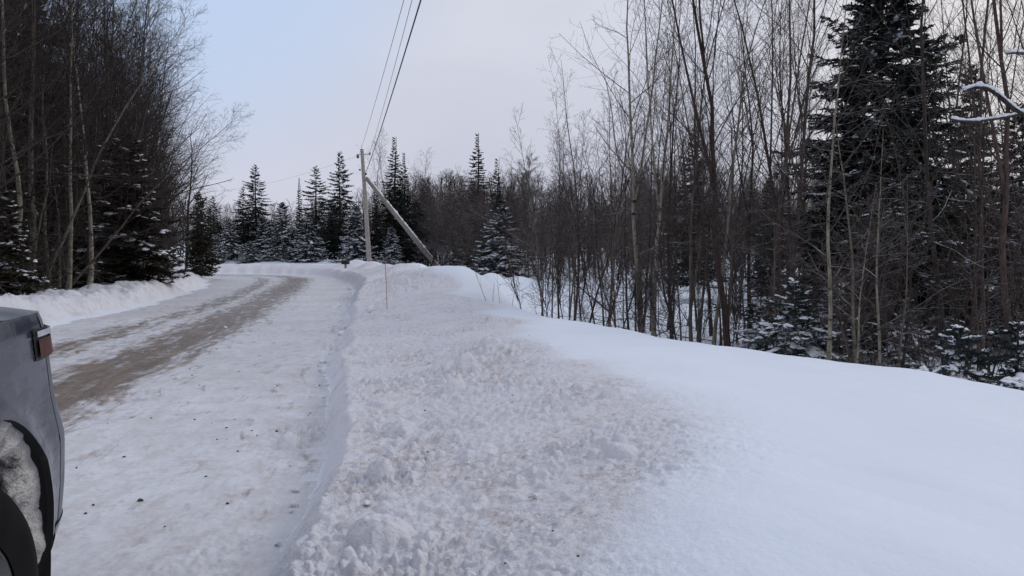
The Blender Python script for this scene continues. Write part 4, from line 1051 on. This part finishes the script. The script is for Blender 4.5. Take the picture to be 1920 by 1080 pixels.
PM = [lump_mesh(20 + s, 'pebble', MPEB, 0.5, 8, 6) for s in range(3)]
pts = [(255, 946), (478, 828), (393, 799), (436, 795), (420, 810), (420, 833), (441, 857), (353, 693), (357, 705), (370, 725), (617, 617), (484, 667), (529, 649), (445, 699), (595, 692), (468, 818), (515, 820),
       (150, 758), (196, 793), (278, 785), (402, 832), (517, 730), (597, 730), (575, 790), (150, 968), (165, 950), (225, 860), (300, 1000), (420, 960), (380, 905), (135, 880), (174, 677), (404, 655), (360, 790)]
for i, (px, py) in enumerate(pts):
    x, d = onground(px, py); s = r6.uniform(0.005, 0.010) * (1.5 if i == 0 else 1)
    tag(link('pebble', PM[i % 3], None, (x, d, gz(x, d) + s * 0.3), (0, 0, i), (s * 1.3, s, s)), 'dark pebble lying on the packed snow of the road', 'pebble', 'pebbles on the road')
for i in range(22):
    px = r6.uniform(640, 1400); py = r6.uniform(640, 1070)
    x, d = onground(px, py, 0.42); s = r6.uniform(0.003, 0.006)
    if px < 760 - (py - 480) * 0.3 or px > 1130: continue
    tag(link('pebble', PM[i % 3], None, (x, d, gz(x, d) + 0.006), (0, 0, i), (s * 1.3, s, s)), 'dark bit of gravel on the ploughed bank', 'pebble', 'bits of gravel on the bank')

# ------------------------------------------------------------------ pickup (front right corner in view)
mp_ = M('blue_grey_car_paint'); co = mp_.coord(which='Object')
salt = mp_.rng(mp_.mul(mp_.mul(mp_.noise(co, 3.2, 6, 0.7), 0.6), mp_.mul(mp_.noise(mp_.coord((2.5, 2.5, 14)), 2.0, 5, 0.7), 0.4), 'ADD'), 0.40, 0.64)
mp_.set(Base_Color=mp_.mix((0.020, 0.026, 0.042), (0.13, 0.135, 0.15), mp_.mul(salt, 0.5)), Metallic=0.0, Roughness=mp_.rng(salt, 0, 1, 0.2, 0.55))
mp_.b.inputs['Specular IOR Level'].default_value = 0.3; mp_.b.inputs['Coat Weight'].default_value = 0.3; mp_.b.inputs['Coat Roughness'].default_value = 0.12
MPAINT = mp_.m
mf = M('frosted_bumper_paint'); co = mf.coord((1, 1, 0.6)); fr = mf.rng(mf.noise(co, 4.0, 6, 0.7), 0.38, 0.66)
mf.set(Base_Color=mf.mix((0.028, 0.034, 0.052), (0.30, 0.31, 0.34), mf.mul(fr, 0.45)), Metallic=0.2, Roughness=mf.rng(fr, 0, 1, 0.3, 0.65))
MFROST = mf.m
mh = M('salty_hood_paint'); co = mh.coord(); fr = mh.rng(mh.noise(co, 2.0, 6, 0.65), 0.30, 0.62)
mh.set(Base_Color=mh.mix((0.08, 0.09, 0.12), (0.26, 0.265, 0.28), fr), Metallic=0.2, Roughness=0.42)
MHOOD = mh.m
MRUB = mat_plain('tyre_rubber_material', (0.008, 0.008, 0.009), 0.85)
ml = M('dirty_liner_material'); co = ml.coord()
ml.set(Base_Color=ml.mix((0.012, 0.012, 0.013), (0.16, 0.145, 0.13), ml.mul(ml.rng(ml.noise(co, 9, 5, 0.7), 0.5, 0.78), 0.7)), Roughness=0.85); MLIN = ml.m
mc = M('caked_wheel_snow_material'); co = mc.coord()
mc.set(Base_Color=mc.mix((0.70, 0.685, 0.665), (0.11, 0.092, 0.076), mc.rng(mc.noise(co, 9, 7, 0.8), 0.50, 0.66)), Roughness=0.9)
mc.bump(mc.noise(co, 38, 5, 0.7), 1.0, 0.03); MCAKE = mc.m
MGLASS = mat_plain('dark_window_glass_material', (0.015, 0.017, 0.02), 0.08, 0.0, 0.05)
MAMB = mat_plain('amber_lens_material', (0.065, 0.015, 0.008), 0.45, 0.0, 0.5, 16)
MAMB.node_tree.nodes['Principled BSDF'].inputs['Specular IOR Level'].default_value = 0.2
MRUB.node_tree.nodes['Principled BSDF'].inputs['Specular IOR Level'].default_value = 0.12
MLENS = mat_plain('clear_lens_material', (0.42, 0.44, 0.47), 0.15, 0.3, 0.2)
MALLOY = mat_plain('alloy_rim_material', (0.28, 0.28, 0.29), 0.35, 0.8)

TH = rad(17.7)
truck = thing('pickup_truck', 'salt stained blue grey pickup truck cut by the left edge, snow in its wheel arch', 'pickup truck', (-2.19, 1.61, 0.0), (0, 0, TH + rad(90)))
# local axes: +x forward, +y left, z up; front axle above the origin
ZT = 1.12
def hw(z): return np.interp(z, [.22, .32, .42, .55, .7, .85, 1.0, 1.08, ZT], [.86, .905, .94, .95, .955, .935, .925, .918, .905])
def nose(z): return np.interp(z, [.22, .30, .36, .42, .55, .68, .74, .80, .86, .95, 1.05, ZT], [.40, .47, .51, .54, .56, .55, .53, .485, .445, .425, .40, .36])
_ph = np.linspace(0, np.pi / 2, 400); NEXP = 3.6
_cx, _cy = 0.5 * np.sin(_ph) ** (2 / NEXP), 0.93 * np.cos(_ph) ** (2 / NEXP)
_al = np.concatenate([[0], np.cumsum(np.hypot(np.diff(_cx), np.diff(_cy)))]); SMAX = 0.5 + _al[-1]
AZ, AR = 0.41, 0.475
def surf(s, z, side=-1, off=0.0):
    s = np.asarray(s, float); z = np.asarray(z, float)
    ph = np.interp(np.clip(s - 0.5, 0, None), _al, _ph)
    w = hw(z); a = nose(z)
    ra = np.hypot(s, z - AZ); ra2 = np.hypot(s + 3.25, z - AZ)
    fl = 0.022 * np.exp(-((np.minimum(ra, ra2) - AR) / 0.06) ** 2)
    w = w + np.where(s < 0.9, fl, 0)
    x = np.where(s > 0.5, 0.5 + (a + off) * np.sin(ph) ** (2 / NEXP), s)
    y = np.where(s > 0.5, (w + off) * np.cos(ph) ** (2 / NEXP), w + off)
    return np.stack([x, y * side, z], -1)
def patch(ss, zs, off=0.0, side=-1):
    S, Z = np.meshgrid(ss, zs, indexing='ij'); V = surf(S.ravel(), Z.ravel(), side, off)
    F = grid_faces(len(ss), len(zs)); return V, (F if side < 0 else F[:, ::-1])
def arch_patch(c, s0, s1, z0, z1, side=-1):
    ca = [math.atan2(z1 - AZ, s1 - c), math.atan2(z1 - AZ, s0 - c), math.atan2(z0 - AZ, s1 - c)]
    a0 = math.asin((z0 - AZ) / AR)
    ths = np.unique(np.concatenate([np.linspace(a0, np.pi - a0, 80), ca[:2]]))
    q = np.linspace(0, 1, 16) ** 1.3
    co_, si = np.cos(ths), np.sin(ths)
    with np.errstate(divide='ignore', invalid='ignore'):
        ts = np.where(co_ > 0, (s1 - c) / co_, (s0 - c) / co_); tz = np.where(si > 0, (z1 - AZ) / si, (z0 - AZ) / np.where(si == 0, -1e-9, si))
    R1 = np.maximum(np.minimum(np.abs(ts), np.where(si > 0, tz, np.abs(tz))), AR + 0.002)
    R_ = AR + (R1 - AR)[:, None] * q[None]
    S = c + R_ * co_[:, None]; Z = AZ + R_ * si[:, None]
    Z = np.clip(Z, z0, z1)
    V = surf(S.ravel(), Z.ravel(), side); F = grid_faces(len(ths), len(q)); V0 = surf(S[:, 0], Z[:, 0], side)
    # rolled lip turning inwards
    lip = V0.copy(); lip[:, 1] -= side * 0.02
    n0 = len(V); V = np.concatenate([V, V0, lip]); m = len(ths)
    i = np.arange(m - 1); FL = np.stack([n0 + i, n0 + i + 1, n0 + m + i + 1, n0 + m + i], -1)
    nf = len(F); F = np.concatenate([F, FL]); return V, (F if side < 0 else F[:, ::-1]), nf
SEAM = 0.62
zs = np.concatenate([np.linspace(0.43, ZT, 26)])
for side in (-1, 1):
    V, F, nf = arch_patch(0.0, -0.72, SEAM - 0.002, 0.28, ZT, side); link('fender', mesh_np('truck_fender', V, [F], [MPAINT, MLIN], (np.arange(len(F)) >= nf) * 1), truck)
    V, F, nf = arch_patch(-3.25, -4.15, -2.60, 0.28, ZT, side); link('bed_side', mesh_np('truck_bed_side', V, [F], [MPAINT, MLIN], (np.arange(len(F)) >= nf) * 1), truck)
    for (a, b) in ((-1.72, -0.728), (-2.592, -1.728)):
        A = Acc(); A.add(*patch(np.linspace(a, b, 10), np.linspace(0.28, ZT, 20), 0, side)); dr = link('door', A.mesh('truck_door', MPAINT), truck)
        V, F = box(a + 0.08, a + 0.26, -0.02, 0.02, 0.96, 0.985); V[:, 1] += side * 0.945
        link('handle', mesh_np('door_handle', V, [F], MPAINT, smooth=False), dr)
A = Acc()
ss = np.linspace(SEAM, SMAX, 34)
for side in (-1, 1): A.add(*patch(ss, zs, 0.001, side))
link('front_bumper', A.mesh('truck_front_bumper', MFROST), truck)
A = Acc()
for side in (-1, 1): A.add(*patch(np.concatenate([np.linspace(0.49, SMAX, 36)]), np.linspace(0.22, 0.4315, 8), 0.004, side))
link('lower_valance', A.mesh('truck_lower_valance', MPAINT), truck)
# hood
hs = np.concatenate([np.linspace(-0.72, 0.5, 18), np.linspace(0.52, SMAX, 30)])
rows = np.linspace(0, 1, 14)
edge_r = surf(hs, np.full(len(hs), ZT), -1); A = Acc()
for side in (-1, 1):
    Eh = edge_r.copy(); Eh[:, 1] *= -side
    sp = np.stack([np.minimum(Eh[:, 0], 0.25), 0 * hs, 0 * hs + ZT], -1)
    Vh = Eh[:, None] * (1 - rows)[None, :, None] + sp[:, None] * rows[None, :, None]
    Vh[..., 2] = ZT + (0.060 * (1 - (1 - rows) ** 3.5))[None] + 0.04 * np.clip((0.3 - Vh[..., 0]) / 1.0, 0, 1)
    F = grid_faces(len(hs), len(rows)); A.add(Vh.reshape(-1, 3), F if side < 0 else F[:, ::-1])
link('hood', A.mesh('truck_hood', MHOOD), truck)
# headlights wrap the corner
for side in (-1, 1):
    V, F = patch(np.linspace(0.47, 1.06, 30), np.linspace(0.978, 1.075, 8), 0.004, side)
    hl = link('headlight', mesh_np('truck_headlight', V, [F], MBLK), truck)
    V, F = patch(np.linspace(0.49, 0.80, 18), np.linspace(0.985, 1.044, 6), 0.013, side)
    link('amber_lens', mesh_np('headlight_amber_lens', V, [F], MAMB), hl)
    V, F = patch(np.linspace(0.475, 1.05, 30), np.linspace(1.052, 1.070, 4), 0.015, side)
    link('lens_strip', mesh_np('headlight_lens_strip', V, [F], MLENS), hl)
    V, F = patch(np.linspace(0.82, 1.05, 14), np.linspace(0.985, 1.044, 6), 0.013, side)
    link('clear_lens', mesh_np('headlight_clear_lens', V, [F], MLENS), hl)
V, F = patch(np.linspace(1.12, SMAX, 12), np.linspace(0.74, 1.06, 10), 0.010, -1); V2, F2 = patch(np.linspace(1.12, SMAX, 12), np.linspace(0.74, 1.06, 10), 0.010, 1)
link('grille', Acc().add(V, F).add(V2, F2).mesh('truck_grille', MBLK), truck)
# wheel arch liners
for c in (0.0, -3.25):
    for side in (-1, 1):
        ths = np.linspace(-0.25, np.pi + 0.25, 50); ys = np.array([0.955, 0.80, 0.68, 0.56, 0.54])
        rl = np.array([AR + 0.004, AR + 0.02, AR + 0.02, AR + 0.01, 0.02])
        V = np.stack([c + np.cos(ths)[:, None] * rl, side * np.repeat(ys[None], len(ths), 0), AZ + np.sin(ths)[:, None] * rl], -1).reshape(-1, 3)
        link('arch_liner', mesh_np('truck_arch_liner', V, [grid_faces(len(ths), 5)], MLIN), truck)
# snow packed into the front of the arch
def caked(c, side, t0, t1, seed):
    ths = np.linspace(t0, t1, 90); ys = np.linspace(0, 1, 26)
    T, Yv = np.meshgrid(ths, ys, indexing='ij')
    endt = np.sin(np.clip((T - t0) / (t1 - t0), 0, 1) * np.pi) ** 0.5
    th_ = (0.058 + 0.055 * fbm(T * 3.0 + seed, Yv * 2.5, 3, 70) + 0.02 * perlin(T * 22, Yv * 13, 71) + 0.016 * perlin(T * 50, Yv * 30, 72)) * endt * np.minimum(1, Yv * 7) ** 0.5 * (1 - 0.5 * Yv)
    R_ = AR + 0.014 - np.maximum(th_, 0.0) * 1.35
    y = side * (0.938 - 0.36 * Yv + 0.015 * perlin(T * 6, Yv * 2, 73))
    V = np.stack([c + R_ * np.cos(T), y, AZ + R_ * np.sin(T)], -1).reshape(-1, 3)
    return V, grid_faces(len(ths), len(ys))
V, F = caked(0.0, -1, -0.30, 1.75, 0.0)
tag(link('caked_snow', mesh_np('truck_caked_snow', V, [F], MCAKE), truck), 'dirty snow packed inside the front wheel arch')
# wheels
tyre_prof = [(-0.125, 0.235), (-0.128, 0.27), (-0.132, 0.32), (-0.125, 0.36), (-0.105, 0.382), (-0.05, 0.388), (0.05, 0.388), (0.105, 0.382), (0.125, 0.36), (0.132, 0.32), (0.125, 0.235)]
V, F = lathe(tyre_prof, 64); TY = mesh_np('tyre', V, [F], MRUB)
A = Acc(); A.add(*lathe([(0.0, 0.238), (-0.118, 0.238), (-0.122, 0.225), (-0.09, 0.215), (-0.02, 0.20), (0.10, 0.20)], 48))
A.add(*lathe([(-0.085, 0.001), (-0.09, 0.05), (-0.075, 0.07), (-0.02, 0.075)], 32))
for i in range(6):
    a = i * math.pi / 3; V, F = box(0.05, 0.222, -0.088, -0.05, -0.026, 0.026)
    V[4:, 2] *= 1.4; x, z = V[:, 0].copy(), V[:, 2].copy(); V[:, 0] = x * math.cos(a) - z * math.sin(a); V[:, 2] = x * math.sin(a) + z * math.cos(a); A.add(V, F)
A.add(*lathe([(-0.02, 0.20), (-0.015, 0.001)], 32))
RIM = A.mesh('rim', MALLOY, smooth=False)
for c, side in ((0, -1), (0, 1), (-3.25, -1), (-3.25, 1)):
    w = link('wheel', TY, truck, (c - (0.03 if c == 0 else 0), side * 0.785, 0.372), (0, 0, (0 if side < 0 else math.pi) - (rad(11) if c == 0 else 0)), (0.96,) * 3)
    link('rim', RIM, w)
# cab, roof, bed, tailgate
def loft(rings, mat, name, parent=truck, smooth=False):
    V = np.array(rings, float); n, k, _ = V.shape; i = np.arange(n * k).reshape(n, k); j = np.roll(i, -1, 1)
    F = np.stack([i[:-1], j[:-1], j[1:], i[1:]], -1).reshape(-1, 4); return link(name, mesh_np(name, V.reshape(-1, 3), [F], mat, smooth=smooth), parent)
def ring(x0, x1, w, z): return [(x0, -w, z), (x1, -w, z), (x1, w, z), (x0, w, z)]
loft([ring(-2.59, -0.70, 0.86, ZT - 0.003), ring(-2.58, -0.78, 0.85, ZT + 0.05), ring(-2.45, -1.32, 0.70, 1.68), ring(-2.35, -1.45, 0.62, 1.73), ring(-2.0, -1.8, 0.02, 1.745)], MPAINT, 'cab')
def quad(name, pts, mat): return link(name, mesh_np(name, np.array(pts, float), [np.array([[0, 1, 2, 3]])], mat, smooth=False), truck)
for side in (-1, 1):
    f = lambda x, z: (x, side * (0.856 - (z - 1.17) * 0.285), z)
    quad('side_window', [f(-1.70, 1.19), f(-0.98, 1.19), f(-1.34, 1.64), f(-1.70, 1.64)][::-side], MGLASS)
    quad('side_window', [f(-2.50, 1.19), f(-1.78, 1.19), f(-1.78, 1.64), f(-2.40, 1.64)][::-side], MGLASS)
quad('windshield', [(-0.80, -0.78, 1.19), (-0.80, 0.78, 1.19), (-1.27, 0.66, 1.65), (-1.27, -0.66, 1.65)], MGLASS)
V, F = box(-4.14, -2.61, -0.80, 0.80, 0.70, 0.74); link('bed_floor', mesh_np('bed_floor', V, [F], MBLK, smooth=False), truck)
V, F = box(-4.20, -4.155, -0.84, 0.84, 0.45, ZT - 0.005); link('tailgate', mesh_np('tailgate', V, [F], MPAINT, smooth=False), truck)
V, F = box(-4.32, -4.21, -0.90, 0.90, 0.42, 0.62); link('rear_bumper', mesh_np('rear_bumper', V, [F], MALLOY, smooth=False), truck)
V, F = box(-4.1, 0.6, -0.50, 0.50, 0.34, 0.42); link('underbody', mesh_np('underbody', V, [F], MBLK, smooth=False), truck)
for side in (-1, 1):
    V, F = box(-4.19, -4.152, side * 0.85 - 0.03, side * 0.85 + 0.03, 0.75, 1.05); link('tail_light', mesh_np('tail_light', V, [F], MAMB, smooth=False), truck)
    A = Acc().add(*box(-1.05, -0.93, side * 1.02 - 0.09, side * 1.02 + 0.09, 1.14, 1.30)); link('side_mirror', A.mesh('side_mirror', MBLK, False), truck)
